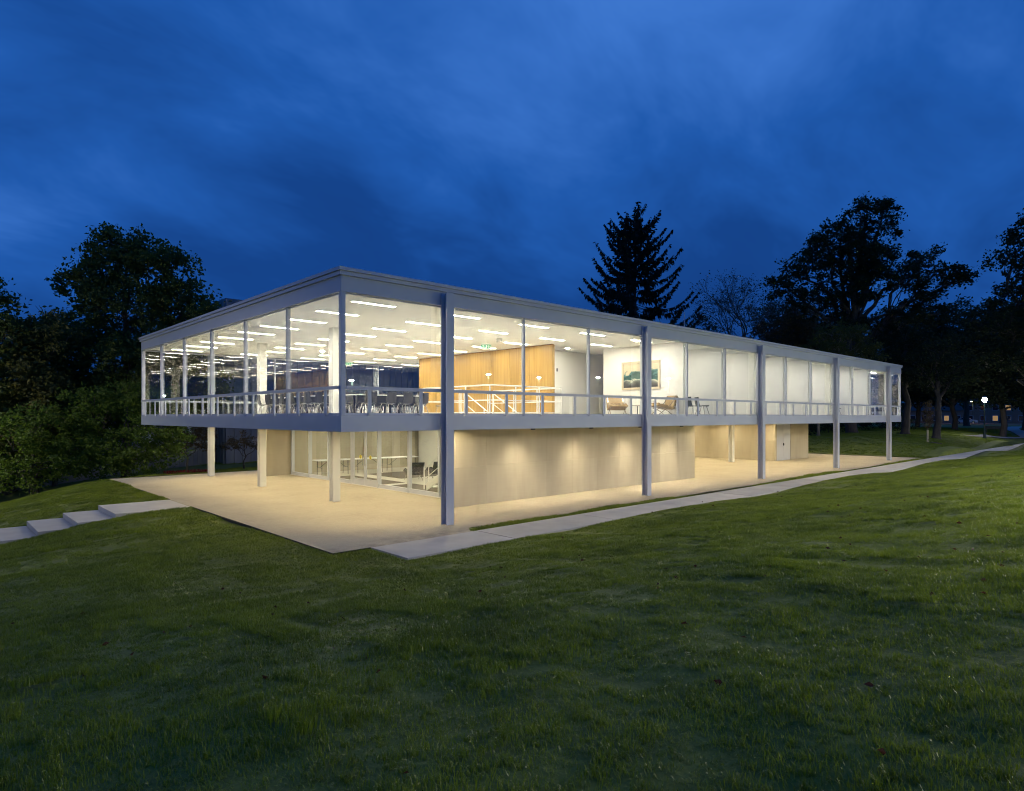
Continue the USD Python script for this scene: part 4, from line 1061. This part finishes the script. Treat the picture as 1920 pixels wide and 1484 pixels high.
def spruce(base, h, rmax, label, seed):
    rng = np.random.default_rng(seed)
    t = thing('spruce_tree', (base[0], base[1], g1(base[0], base[1]) - .1), 0, label, 'tree')
    wood = [tube([(0, 0, 0), (0, 0, h * .5), (.15, 0, h)], [.42, .24, .03], 8, caps=False)]
    V = []
    z = h * .12
    while z < h * .985:
        f = 1 - z / h
        rad = min(rmax, 1.75 * (h - z) ** .60)
        n = rng.integers(5, 8)
        a0 = rng.uniform(0, 2 * pi)
        for k in range(n):
            a = a0 + 2 * pi * k / n + rng.normal() * .25
            ln = max(.35, rad * rng.choice([rng.uniform(.4, .8), rng.uniform(.8, 1.1)]))
            u = np.linspace(0, 1, 7)
            zb = z + rng.normal() * .35
            rise = (.25 + .35 * (1 - f) ** 3) * (1 - f) * ln + .05
            zz = zb - .42 * ln * f * np.sin(u * 2.2) + rise * u ** 1.5 + .20 * ln * u ** 4
            pts = np.stack([np.cos(a) * ln * u, np.sin(a) * ln * u, zz], 1)
            wood.append(tube(pts, np.linspace(.05 * f + .02, .012, 7), 4, caps=False))
            m = int(ln * 20) + 9
            uu = rng.uniform(.18, 1, m) ** .8
            P = np.stack([np.interp(uu, u, pts[:, i]) for i in range(3)], 1)
            side = np.array([-np.sin(a), np.cos(a), 0])
            out = np.array([np.cos(a), np.sin(a), 0])
            sgn = rng.choice([-1, 1], m)[:, None]
            tl = (.38 + .70 * (1 - uu) * min(1, ln / 3))[:, None] * rng.uniform(.6, 1.3, (m, 1))
            hang = rng.random((m, 1)) < .55
            D = np.where(hang, out * .25 + side * sgn * .25 + np.array([0, 0, -1.0]), out * .6 + side * sgn * .9 + np.array([0, 0, -.25]))
            D = D + rng.normal(size=(m, 3)) * .22
            D /= np.linalg.norm(D, axis=1, keepdims=True)
            wv = np.cross(D, rng.normal(size=(m, 3))); wv /= np.linalg.norm(wv, axis=1, keepdims=True)
            wd = .10 * rng.uniform(.7, 1.4, (m, 1))
            V.append(np.stack([P - wv * wd * .6, P + D * tl * .45 + wv * wd, P + D * tl, P + D * tl * .45 - wv * wd], 1).reshape(-1, 3))
        z += .46 + .44 * f
    v = np.vstack(V)
    k = np.arange(len(v) // 4)[:, None] * 4
    obj('trunk', cat_m(wood), BARK, t, smooth=True)
    obj('crown', (v, np.concatenate([k + [0, 1, 2], k + [0, 2, 3]], 1).reshape(-1, 3)), NEEDLE, t)

def lob(rng, n, box, r):
    """n lobes spread through a box (x0, x1, y0, y1, z0, z1), radii about r."""
    return [(rng.uniform(*box[0:2]), rng.uniform(*box[2:4]), rng.uniform(*box[4:6]), r * rng.uniform(.75, 1.25), r * rng.uniform(.75, 1.25), r * rng.uniform(.6, .95)) for _ in range(n)]
rg = np.random.default_rng(5)
# directions of the picture plane, for laying crowns out across the view: a is to the right, b is away
AX = np.array([math.cos(YAW), -math.sin(YAW)]); BX = np.array([math.sin(YAW), math.cos(YAW)])
def rel(ls):
    """Lobes given as (right, away, up, rx, rz) turned to world axes."""
    return [(AX[0] * a + BX[0] * b, AX[1] * a + BX[1] * b, z, r, r, rz) for a, b, z, r, rz in ls]

# --- left wood
tree('maple_tree', (1.5, 28.6), rel([(-3.2, 0, 5.2, 2.0, 1.7), (-3.6, .5, 8.6, 1.7, 1.5), (-1.6, -.4, 11.4, 1.8, 1.6), (-.9, .3, 13.7, 1.3, 1.2), (.8, .3, 13.3, 1.3, 1.3), (.4, -.6, 9.6, 2.3, 2.0), (2.2, 0, 12.2, 1.6, 1.4), (3.4, .2, 10.3, 1.7, 1.4), (4.9, .3, 9.4, 1.1, .9), (3.2, -.8, 7.4, 2.0, 1.6), (1.0, -1.6, 6.3, 2.2, 1.8), (-.8, -1.5, 3.9, 2.1, 1.6), (2.6, -1.3, 4.6, 2.0, 1.5), (4.2, -.2, 5.6, 1.6, 1.3), (-2.4, -.9, 7.2, 1.8, 1.6)]),
     LEAF_MIX, .22, 13, 'tall maple with dark crown and gold leaves behind the hall left corner', 11, .30, .2, clump=.5, per=30)
tree('maple_tree', (-5.2, 28.6), rel([(-1.0, 0, 11.6, 1.5, 1.4), (.6, .3, 10.2, 1.5, 1.2), (1.6, 0, 8.7, 1.3, 1.0), (-1.5, -.5, 8.8, 1.9, 1.6), (.4, -.8, 6.7, 1.9, 1.6), (-1.6, -.6, 5.6, 2.0, 1.6), (1.8, 0, 5.2, 1.4, 1.3), (0, -.8, 3.9, 1.8, 1.4)]),
     LEAF_MIX, .22, 12, 'dark tree cut by the left edge of the picture', 12, .26, .2, clump=.5, per=28)
tree('maple_tree', (-2.9, 27.4), rel([(-.8, 0, 7.9, 1.3, 1.3), (.7, .2, 8.7, 1.2, 1.2), (.2, -.3, 6.3, 1.5, 1.2), (-1.3, 0, 5.0, 1.5, 1.2), (1.2, -.3, 5.0, 1.4, 1.1), (.1, -.6, 3.4, 1.6, 1.2)]),
     LEAF_OLIVE, .20, 14, 'smaller tree with yellow and orange leaves between the two dark left trees', 13, .17, .2, clump=.42, per=26)
tree('understory_tree', (.5, 23.7), rel([(-3.0, .2, 2.9, 1.5, 1.1), (-1.6, -.4, 3.7, 1.5, 1.1), (-.2, -.6, 2.2, 1.5, 1.0), (.1, 0, 4.3, 1.4, 1.0), (1.4, -.5, 2.9, 1.4, 1.0), (1.6, 0, 4.2, 1.2, .9), (2.5, -.3, 1.9, 1.1, .8), (-2.3, -.6, 1.7, 1.4, 1.0), (1.0, -.8, 1.3, 1.3, .8), (-.9, -.9, 1.2, 1.3, .8)]),
     LEAF_GREEN, .15, 15, 'low spreading green tree lit from the terrace at the hall left end', 14, .12, .2, clump=.36, per=30)
tree('understory_tree', (-3.4, 24.2), rel([(-1.2, 0, 3.0, 1.3, 1.0), (.2, -.3, 3.4, 1.3, 1.0), (1.0, 0, 2.1, 1.2, .9), (-.4, -.4, 1.5, 1.3, .9), (-1.9, 0, 1.7, 1.1, .8)]),
     LEAF_GREEN, .15, 14, 'low green tree left of the lit one, above the lawn crest', 15, .10, .2, clump=.36, per=28)
twigs_tree('bare_tree', (-1.2, 34.5), 14.5, .16, 'bare dead stem standing above the left trees', 16, .30, 4)
tree('ornamental_tree', (4.5, 27.6), rel([(-.2, 0, 2.1, .9, .55), (.7, 0, 2.4, .8, .45), (-.8, 0, 2.9, .6, .4), (.2, .2, 3.0, .7, .4), (1.2, 0, 1.9, .6, .35), (-.9, .1, 1.6, .7, .5)]), LEAF_RUST, .10, 26, 'small rust leaved tree before the concrete building, left of the inner column', 17, .06, .2, clump=.28, per=22)
tree('ornamental_tree', (7.2, 25.8), rel([(-.3, 0, 1.7, .65, .35), (.4, 0, 1.9, .6, .35), (.9, 0, 1.55, .5, .28), (-.8, 0, 1.45, .45, .28), (.1, 0, 2.35, .4, .3)]), LEAF_RUST, .09, 30, 'small umbrella shaped tree before the concrete building, right of the inner column', 18, .05, .2, clump=.24, per=22)
tree('background_tree', (-9.5, 33), rel([(0, 0, 9.5, 3, 2.4), (-2, 0, 6.5, 3, 2.2), (2, 0, 6.0, 3, 2.2), (0, -.5, 3.0, 3.2, 1.8)]), LEAF_DARK, .22, 5, 'dark background tree at the far left edge behind the others', 19, .25, .2, clump=.6, per=26, twig=False)
tree('background_tree', (-3.5, 34.5), rel([(0, 0, 7.5, 3, 2.2), (-2.4, 0, 4.5, 2.8, 2.0), (2.4, 0, 4.5, 2.8, 2.0), (0, -.5, 2.2, 3.0, 1.6)]), LEAF_DARK, .22, 5, 'dark background tree filling the gap behind the left maple', 20, .25, .2, clump=.6, per=26, twig=False)
# red flowering border at the back edge of the terrace
fb = thing('flower_bed', (2.9, 21.9, g1(2.9, 21.9) - .02), -12, 'low red flowering border at the back edge of the terrace', 'flower bed')
rr_ = np.random.default_rng(3)
pp = np.stack([rr_.uniform(-1.1, 1.1, 900), rr_.uniform(-.25, .25, 900), rr_.uniform(.03, .24, 900)], 1)
obj('blossom', leaves(pp, .07, rr_), leaf_mat('red_blossom', [(0.2, (.22, .012, .015)), (.8, (.40, .03, .03))], .6), fb)
pp = np.stack([rr_.uniform(-1.15, 1.15, 500), rr_.uniform(-.28, .28, 500), rr_.uniform(.0, .16, 500)], 1)
obj('foliage', leaves(pp, .07, rr_), LEAF_GREEN, fb)

# --- right hand trees
spruce((54.48, 31.1), 26.6, 8.3, 'tall spruce with drooping boughs rising behind the hall roof', 21)
tree('oak_tree', (67.5, 11.6), rel([(-7.2, 0, 16.2, 2.2, 1.7), (-5.0, .5, 18.3, 2.4, 1.8), (-5.2, 0, 14.2, 2.2, 1.7), (-2.6, 0, 20.3, 2.4, 2.0), (-.6, .6, 22.4, 2.4, 2.0), (1.2, .3, 24.0, 2.1, 1.7), (3.4, 0, 24.2, 1.9, 1.5), (2.8, 0, 21.2, 2.4, 1.9), (.2, -.8, 18.8, 2.6, 2.1), (-1.6, -.6, 15.6, 2.6, 2.0), (1.8, -.4, 16.4, 2.3, 1.9), (3.2, .5, 18.6, 1.9, 1.5),
     (6.2, 0, 17.4, 2.0, 1.5), (8.2, .3, 19.2, 1.9, 1.4), (10.6, 0, 17.4, 1.9, 1.1), (12.4, .2, 17.2, 1.3, .8), (7.6, 0, 15.2, 2.0, 1.5), (5.6, -.3, 13.0, 2.2, 1.6), (-.8, 0, 11.8, 2.4, 1.7), (2.8, .2, 11.2, 2.3, 1.5), (9.6, 0, 13.2, 1.7, 1.1)]),
     LEAF_DARK, .30, 4.6, 'great wide oak with dark billowing crown right of the spruce', 22, .62, .3, clump=.62, per=30)
tree('oak_tree', (70.5, -3.6), rel([(-2.4, 0, 18.0, 1.7, 1.5), (.2, 0, 20.2, 2.2, 1.9), (-1.2, 0, 15.2, 2.2, 1.7), (1.8, 0, 16.6, 2.4, 2.0), (-3.8, 0, 12.2, 2.0, 1.5), (-.8, -.3, 11.4, 2.4, 1.7), (2.4, 0, 11.8, 2.4, 1.8), (-2.8, 0, 8.6, 2.0, 1.4), (.8, 0, 8.2, 2.4, 1.5)]),
     LEAF_DARK, .28, 4.8, 'dark oak cut by the right edge of the picture', 23, .5, .3, clump=.6, per=30)
tree('turning_tree', (54.0, 8.2), rel([(-2.2, 0, 8.0, 1.5, 1.1), (-.6, 0, 9.3, 1.5, 1.2), (1.2, 0, 9.0, 1.5, 1.2), (2.6, 0, 7.6, 1.4, 1.1), (0, -.6, 7.4, 1.9, 1.3), (-2.8, 0, 6.2, 1.3, 1.0), (1.8, -.4, 5.8, 1.6, 1.1), (-.6, -.3, 5.6, 1.7, 1.1)]),
     LEAF_OLIVE, .17, 12, 'rusty gold tree just behind the right end of the hall', 24, .13, .42, bark=BARK_PALE, clump=.4, per=26)
twigs_tree('bare_tree', (70.8, 25.4), 22.5, .34, 'leafless arching tree left of the great oak', 25, .5, 6, LEAF_DARK, .2, 3, lean=(-.05, .1))
twigs_tree('bare_tree', (76, 22.5), 21, .32, 'half bare tree close behind the left side of the great oak', 26, .48, 6, LEAF_RUST, .24, 7)
tree('background_tree', (69.5, 30.7), rel([(0, 0, 13.5, 2.2, 2.0), (-1.6, 0, 10.6, 2.2, 1.8), (1.8, 0, 10.4, 2.2, 1.8), (0, 0, 7.5, 3.0, 2.0)]), LEAF_DARK, .26, 5.5, 'small dark tree above the roof between spruce and bare tree', 27, .25, .25, clump=.6, per=26)
tree('background_tree', (73.9, 19.9), rel([(-3.2, 0, 12.8, 2.2, 1.8), (-1.0, 0, 14.6, 2.2, 1.8), (1.6, 0, 12.8, 2.4, 1.9), (-2.2, 0, 10.0, 2.6, 1.9), (1.0, 0, 9.6, 2.8, 1.9), (3.4, 0, 9.8, 2.2, 1.7)]), LEAF_RUST, .26, 5.5, 'brownish tree below the left limbs of the great oak', 28, .28, .25, clump=.6, per=26)
for i, (x, y, s, lm, lab) in enumerate([(94, 7.8, 1.28, LEAF_DARK, 'dark tree behind the right side of the great oak'), (101.9, 14.2, 1.25, LEAF_DARK, 'dark rounded tree beyond the far right end of the hall'), (86.3, 1.4, 1.18, LEAF_DARK, 'dark tree behind the street lamp'),
                                        (112, 3, 1.4, LEAF_DARK, 'tall dark tree behind and right of the street lamp'), (104, -8, 1.3, LEAF_DARK, 'dark tree at the right edge behind the lamp'), (88, 24, 1.1, LEAF_DARK, 'dark tree seen under the hall between its right columns'), (100, 32, 1.3, LEAF_DARK, 'dark tree behind the leafless one'), (118, 22, 1.4, LEAF_DARK, 'far dark tree beyond the rusty gold one'), (128, 40, 1.5, LEAF_DARK, 'far dark tree low behind the hall roof end'), (72, 40, 1.1, LEAF_DARK, 'dark tree behind the spruce foot')]):
    L0 = [(-3.4, 0, 9.6, 2.6, 2.0), (-.6, 0, 11.8, 2.8, 2.2), (2.6, 0, 10.2, 2.7, 2.1), (-4.0, 0, 6.4, 2.4, 1.7), (0, -.6, 7.4, 3.0, 2.1), (3.8, 0, 6.6, 2.6, 1.8), (-1.6, -.5, 4.6, 2.6, 1.3), (2.0, -.5, 4.4, 2.6, 1.3)]
    L1 = rel([(a * s * rg.uniform(.85, 1.15), b, z * s * rg.uniform(.92, 1.08), r * s, rz * s) for a, b, z, r, rz in L0])
    tree('background_tree', (x, y), L1, lm, .34, 3.4, lab, 40 + i, .36, .25, clump=.8, per=26, twig=False)
# trunks near the bank and the young tree in its ring of mulch
tree('park_tree', (67.6, 6.5), rel([(-2.4, 0, 8.4, 2.2, 1.7), (0, 0, 10.0, 2.4, 1.9), (2.2, 0, 8.6, 2.2, 1.7), (-1.0, 0, 6.4, 2.2, 1.3), (1.6, 0, 6.4, 2.2, 1.3)]), LEAF_DARK, .24, 6, 'stout dark trunked tree just right of the hall end', 61, .42, .45, clump=.6, per=26)
tree('park_tree', (64.5, 3.0), rel([(-1.6, 0, 7.2, 1.8, 1.4), (.4, 0, 8.6, 2.0, 1.6), (2.2, 0, 7.0, 1.8, 1.4), (0, 0, 5.6, 2.0, 1.2)]), LEAF_DARK, .22, 6, 'dark tree between the hall end and the young tree', 62, .36, .45, clump=.55, per=26)
tree('park_tree', (137.4, 15.1), rel([(-3.4, 0, 10.4, 3.0, 2.2), (0, 0, 12.5, 3.2, 2.4), (3.4, 0, 10.4, 3.0, 2.2), (0, 0, 8.2, 3.4, 1.6)]), LEAF_DARK, .36, 3.4, 'dark tree with its trunk in front of the parked car', 63, .55, .45, clump=.9, per=26, twig=False)
tree('park_tree', (125, 24), rel([(-3, 0, 9.8, 2.8, 2.0), (.4, 0, 11.6, 3.0, 2.2), (3, 0, 9.6, 2.8, 2.0)]), LEAF_DARK, .36, 3.4, 'slim trunked far tree left of the parked car', 64, .34, .45, clump=.9, per=26, twig=False)
tree('park_tree', (56.5, 10.9), rel([(-1.2, 0, 6.4, 1.4, 1.0), (.6, 0, 7.4, 1.5, 1.1), (1.6, 0, 6.0, 1.3, .9)]), LEAF_OLIVE, .17, 9, 'tree with pale straight trunk seen under the hall right end', 65, .15, .6, bark=BARK_PALE, clump=.4, per=24)
yt = tree('young_tree', (54.4, 1.25), rel([(0, 0, 2.25, .42, .55), (.1, 0, 2.75, .36, .5), (-.12, 0, 1.75, .36, .4), (0, 0, 3.3, .22, .4)]), LEAF_RUST, .09, 60, 'young red brown tree in a ring of mulch on the bank', 66, .05, .3, bark=BARK_PALE, clump=.2, per=16)
obj('trunk_guard', cyl(0, 0, .1, 1.15, .07, 10), plain('guard_cream', (.45, .38, .25), .6), yt)
gzy = g1(54.4, 1.25)
md = lathe([(0, .16), (.6, .14), (1.0, .06), (1.05, -.3), (0, -.3)], 24)
obj('mulch_ring', md, noisy('mulch', (.02, .014, .01), (.05, .035, .025), 14, rough=.95, bump=.7), yt)
# shrubs and bins far under the hall
for i, (x, y, s) in enumerate([(60, 14, 1.0), (63, 19, 1.2), (57, 20, 1.1), (66, 25, 1.4), (70, 15, 1.2), (52, 27, 1.2), (78, 14, 1.3), (76, 9.5, 1.1)]):
    ls = rel([(-.9 * s, 0, .8 * s, .9 * s, .7 * s), (.2 * s, 0, 1.2 * s, 1.0 * s, .8 * s), (1.0 * s, 0, .8 * s, .9 * s, .7 * s)])
    tree('shrub', (x, y), ls, LEAF_DARK, .16, 12, f'dark shrub beyond the bank at the hall right end, {ORD[i]} of the clump', 80 + i, .05, .2, cat='shrub', clump=.35, per=24, twig=False)
# far wood closing the horizon
rf = np.random.default_rng(91)
V_ = []
for k in range(2600):
    a = rf.uniform(-.9, 1.0)
    d = rf.uniform(230, 330)
    c = np.array([CAM[0] + d * math.sin(YAW + a), CAM[1] + d * math.cos(YAW + a)])
    V_.append((c[0], c[1], rf.uniform(0, 1)))
V_ = np.array(V_)
hgt = 9 + 9 * meshkit.fbm(np.stack([V_[:, 0] / 25, V_[:, 1] / 25, 0 * V_[:, 0]], 1), 3, 2)
P_ = np.stack([V_[:, 0], V_[:, 1], ground_z(V_[:, 0], V_[:, 1], False) + V_[:, 2] * hgt], 1)
P_ = np.repeat(P_, 12, 0); P_ = P_ + rf.normal(size=P_.shape) * np.array([2.4, 2.4, 1.2])
obj('far_wood', leaves(P_, 2.2, rf), LEAF_DARK, label='dark far wood closing the horizon all along', cat='wood', kind='stuff')

# ------------------------------------------------------------------ grass
def blades(w, n, rng, h=.062):
    p = rng.uniform(-w / 2, w / 2, (n, 2))
    tuft = rng.uniform(-w / 2, w / 2, (max(3, n // 22), 2))
    pick = rng.integers(0, len(tuft), n)
    p = np.where(rng.random((n, 1)) < .55, tuft[pick] + rng.normal(size=(n, 2)) * .022, p)
    p = np.clip(p, -w / 2, w / 2)
    a = rng.uniform(0, 2 * pi, n)
    hh = h * rng.uniform(.45, 1.3, n)
    lean = hh * rng.uniform(.1, 1.1, n)
    d = np.stack([np.cos(a), np.sin(a)], 1); s = np.stack([-d[:, 1], d[:, 0]], 1)
    wd = (.0024 * rng.uniform(.7, 1.3, n))[:, None]
    mid, tip = p + d * lean[:, None] * .35, p + d * lean[:, None]
    z = lambda q, k: np.concatenate([q, (hh * k)[:, None]], 1)
    v = np.stack([z(p - s * wd, -.15), z(p + s * wd, -.15), z(mid + s * wd * .8, .6), z(mid - s * wd * .8, .6), z(tip, .98 - .0 * a)], 1)
    v[:, 4, 2] = hh * np.clip(1.05 - .35 * lean / hh, .5, 1.0)
    k = np.arange(n)[:, None] * 5
    return v.reshape(-1, 3), np.concatenate([k + [0, 1, 2], k + [0, 2, 3], k + [3, 2, 4]], 1).reshape(-1, 3)

gr = UsdGeom.PointInstancer.Define(stage, '/World/grass')
tell(gr.GetPrim(), 'short green lawn grass with uneven tufts', 'grass', kind='stuff')
rb = np.random.default_rng(33)
BIGW, SMALLW, FARW = .5, .125, 1.0
protos = []
for i in range(6):
    protos.append(usdkit.mesh(stage, f'/World/grass/tuft_patch_{i + 1:03d}', blades(BIGW * 1.04, 1050, rb), BLADE).GetPrim().GetPath())
for i in range(4):
    protos.append(usdkit.mesh(stage, f'/World/grass/small_patch_{i + 1:03d}', blades(SMALLW * 1.1, 75, rb), BLADE).GetPrim().GetPath())
for i in range(4):
    v_, f_ = blades(FARW / 2 * 1.04, 600, rb, .045)
    protos.append(usdkit.mesh(stage, f'/World/grass/far_patch_{i + 1:03d}', (v_ * 2.0, f_), BLADE).GetPrim().GetPath())
gr.CreatePrototypesRel().SetTargets(protos)

def in_view(x, y, z, m=60):
    dx, dy, dz = x - CAM[0], y - CAM[1], z - CAM[2]
    Z = dx * math.sin(YAW) + dy * math.cos(YAW)
    X = dx * math.cos(YAW) - dy * math.sin(YAW)
    Zs = np.maximum(Z, .3)
    u, v = 960 + FPX * X / Zs, 781 - FPX * dz / Zs
    return (Z > 1.2) & (u > -m - 300 / Zs) & (u < 1920 + m + 300 / Zs) & (v < 1484 + 900 / Zs), Z

pos, idx_, sc_, rot_ = [], [], [], []
def scatter(cx, cy, kinds, jitter):
    e = .12
    z = ground_z(cx, cy)
    zx, zy = (ground_z(cx + e, cy) - z) / e, (ground_z(cx, cy + e) - z) / e
    n3 = np.stack([-zx, -zy, np.ones_like(z)], 1); n3 /= np.linalg.norm(n3, axis=1, keepdims=True)
    ax_ = np.stack([-n3[:, 1], n3[:, 0], 0 * z], 1)
    s_ = np.linalg.norm(ax_, axis=1); ang = np.arcsin(np.clip(s_, 0, 1)) / 2
    ax_ = ax_ / np.maximum(s_, 1e-6)[:, None]
    q1 = np.concatenate([np.cos(ang)[:, None], ax_ * np.sin(ang)[:, None]], 1)
    yaw = rb.integers(0, 4, len(cx)) * pi / 2
    q2 = np.stack([np.cos(yaw / 2), 0 * yaw, 0 * yaw, np.sin(yaw / 2)], 1)
    w1, x1_, y1_, z1_ = q1.T; w2, x2_, y2_, z2_ = q2.T
    q = np.stack([w1 * w2 - x1_ * x2_ - y1_ * y2_ - z1_ * z2_, w1 * x2_ + x1_ * w2 + y1_ * z2_ - z1_ * y2_, w1 * y2_ - x1_ * z2_ + y1_ * w2 + z1_ * x2_, w1 * z2_ + x1_ * y2_ - y1_ * x2_ + z1_ * w2], 1)
    near_walk = np.where((cx > 8) & (cy < -2), .45 + .55 * np.clip((-cy - 2.9) / 2.5, 0, 1), 1.0)
    hs = near_walk * np.clip(.05 + 1.6 * meshkit.fbm(np.stack([cx * 1.1, cy * 1.1, 0 * cx], 1), 3, 8), .35, 1.7)
    pos.append(np.stack([cx, cy, z - .004], 1)); rot_.append(q)
    sc_.append(np.stack([np.ones_like(hs), np.ones_like(hs), hs], 1))
    idx_.append(rb.choice(kinds, len(cx)))

PATHS = [np.array([(74, 2.5), (79, 1.7), (84, .6), (95, -2.8)]), np.array([(88, -1.2), (100, 1.6), (118, 5.6)])]
def blocked(cx, cy, half):
    b = in_holes(cx, cy, half)
    for p in PATHS:
        for a, c in zip(p[:-1], p[1:]):
            t = np.clip(((cx - a[0]) * (c - a)[0] + (cy - a[1]) * (c - a)[1]) / ((c - a) ** 2).sum(), 0, 1)
            b = b | (np.hypot(cx - a[0] - t * (c - a)[0], cy - a[1] - t * (c - a)[1]) < 1.1 + half)
    return b
cx, cy = [a.ravel() for a in np.meshgrid(np.arange(-40, 62, BIGW), np.arange(-16, 40, BIGW), indexing='ij')]
ok, Z = in_view(cx, cy, ground_z(cx, cy, False))
cx, cy, Z = cx[ok], cy[ok], Z[ok]
under_hall = (cx > 0) & (cx < 43) & (cy > -1) & (cy < 20)
keep = (Z < 46) & ~under_hall & (cy < 27)
cx, cy = cx[keep], cy[keep]
bl = blocked(cx, cy, BIGW / 2)
scatter(cx[~bl], cy[~bl], list(range(6)), 0)
ex_, ey_ = cx[bl], cy[bl]
o = (np.arange(4) - 1.5) * SMALLW
sx_ = (ex_[:, None, None] + o[None, :, None] + 0 * o[None, None, :]).ravel(); sy_ = (ey_[:, None, None] + 0 * o[None, :, None] + o[None, None, :]).ravel()
kp = ~blocked(sx_, sy_, SMALLW / 2 - .035)
scatter(sx_[kp], sy_[kp], list(range(6, 10)), 0)
# the thin strip between terrace and pavement
tx_ = np.arange(3.15, 43.6, SMALLW * .8)
wob = meshkit.noise(np.stack([tx_ * .7, 0 * tx_, 0 * tx_], 1), 4)
kp = wob > .35
scatter(tx_[kp], TERRACE[2] + .02 + .07 * wob[kp], list(range(6, 10)), 0)
for dy in (-.06, -.13, -.20):
    scatter(tx_ + dy, tx_ * 0 + TERRACE[2] + dy, list(range(6, 10)), 0)
cx, cy = [a.ravel() for a in np.meshgrid(np.arange(-40, 120, FARW), np.arange(-30, 70, FARW), indexing='ij')]
ok, Z = in_view(cx, cy, ground_z(cx, cy, False))
keep = ok & (Z >= 45.5) & (Z < 105) & ~((cx > 0) & (cx < 43) & (cy > -1) & (cy < 20)) & ~blocked(cx, cy, FARW / 2)
scatter(cx[keep], cy[keep], list(range(10, 14)), 0)
pos, rot_, sc_, idx_ = np.vstack(pos), np.vstack(rot_), np.vstack(sc_), np.concatenate(idx_)
gr.CreatePositionsAttr(Vt.Vec3fArray.FromNumpy(pos.astype(np.float32)))
gr.CreateProtoIndicesAttr(Vt.IntArray.FromNumpy(idx_.astype(np.int32)))
gr.CreateScalesAttr(Vt.Vec3fArray.FromNumpy(sc_.astype(np.float32)))
gr.CreateOrientationsAttr(Vt.QuathArray([Gf.Quath(float(a), float(b), float(c), float(d)) for a, b, c, d in rot_]))
# fallen leaves on the lawn
rl = np.random.default_rng(17)
n = 300
lx, ly = rl.uniform(-14, 24, n), rl.uniform(-13, -2.8, n)
ok, Z = in_view(lx, ly, ground_z(lx, ly, False))
lx, ly = lx[ok & (Z > 2.5)], ly[ok & (Z > 2.5)]
c = np.stack([lx, ly, ground_z(lx, ly) + .035], 1)
obj('fallen_leaves', leaves(c, .065, rl, squash=.15), leaf_mat('fallen_leaf', [(0.2, (.07, .025, .012)), (.8, (.20, .08, .025))], .7), label='scattered brown red leaves fallen on the lawn', cat='leaves', kind='stuff')
print('grass instances', len(pos))
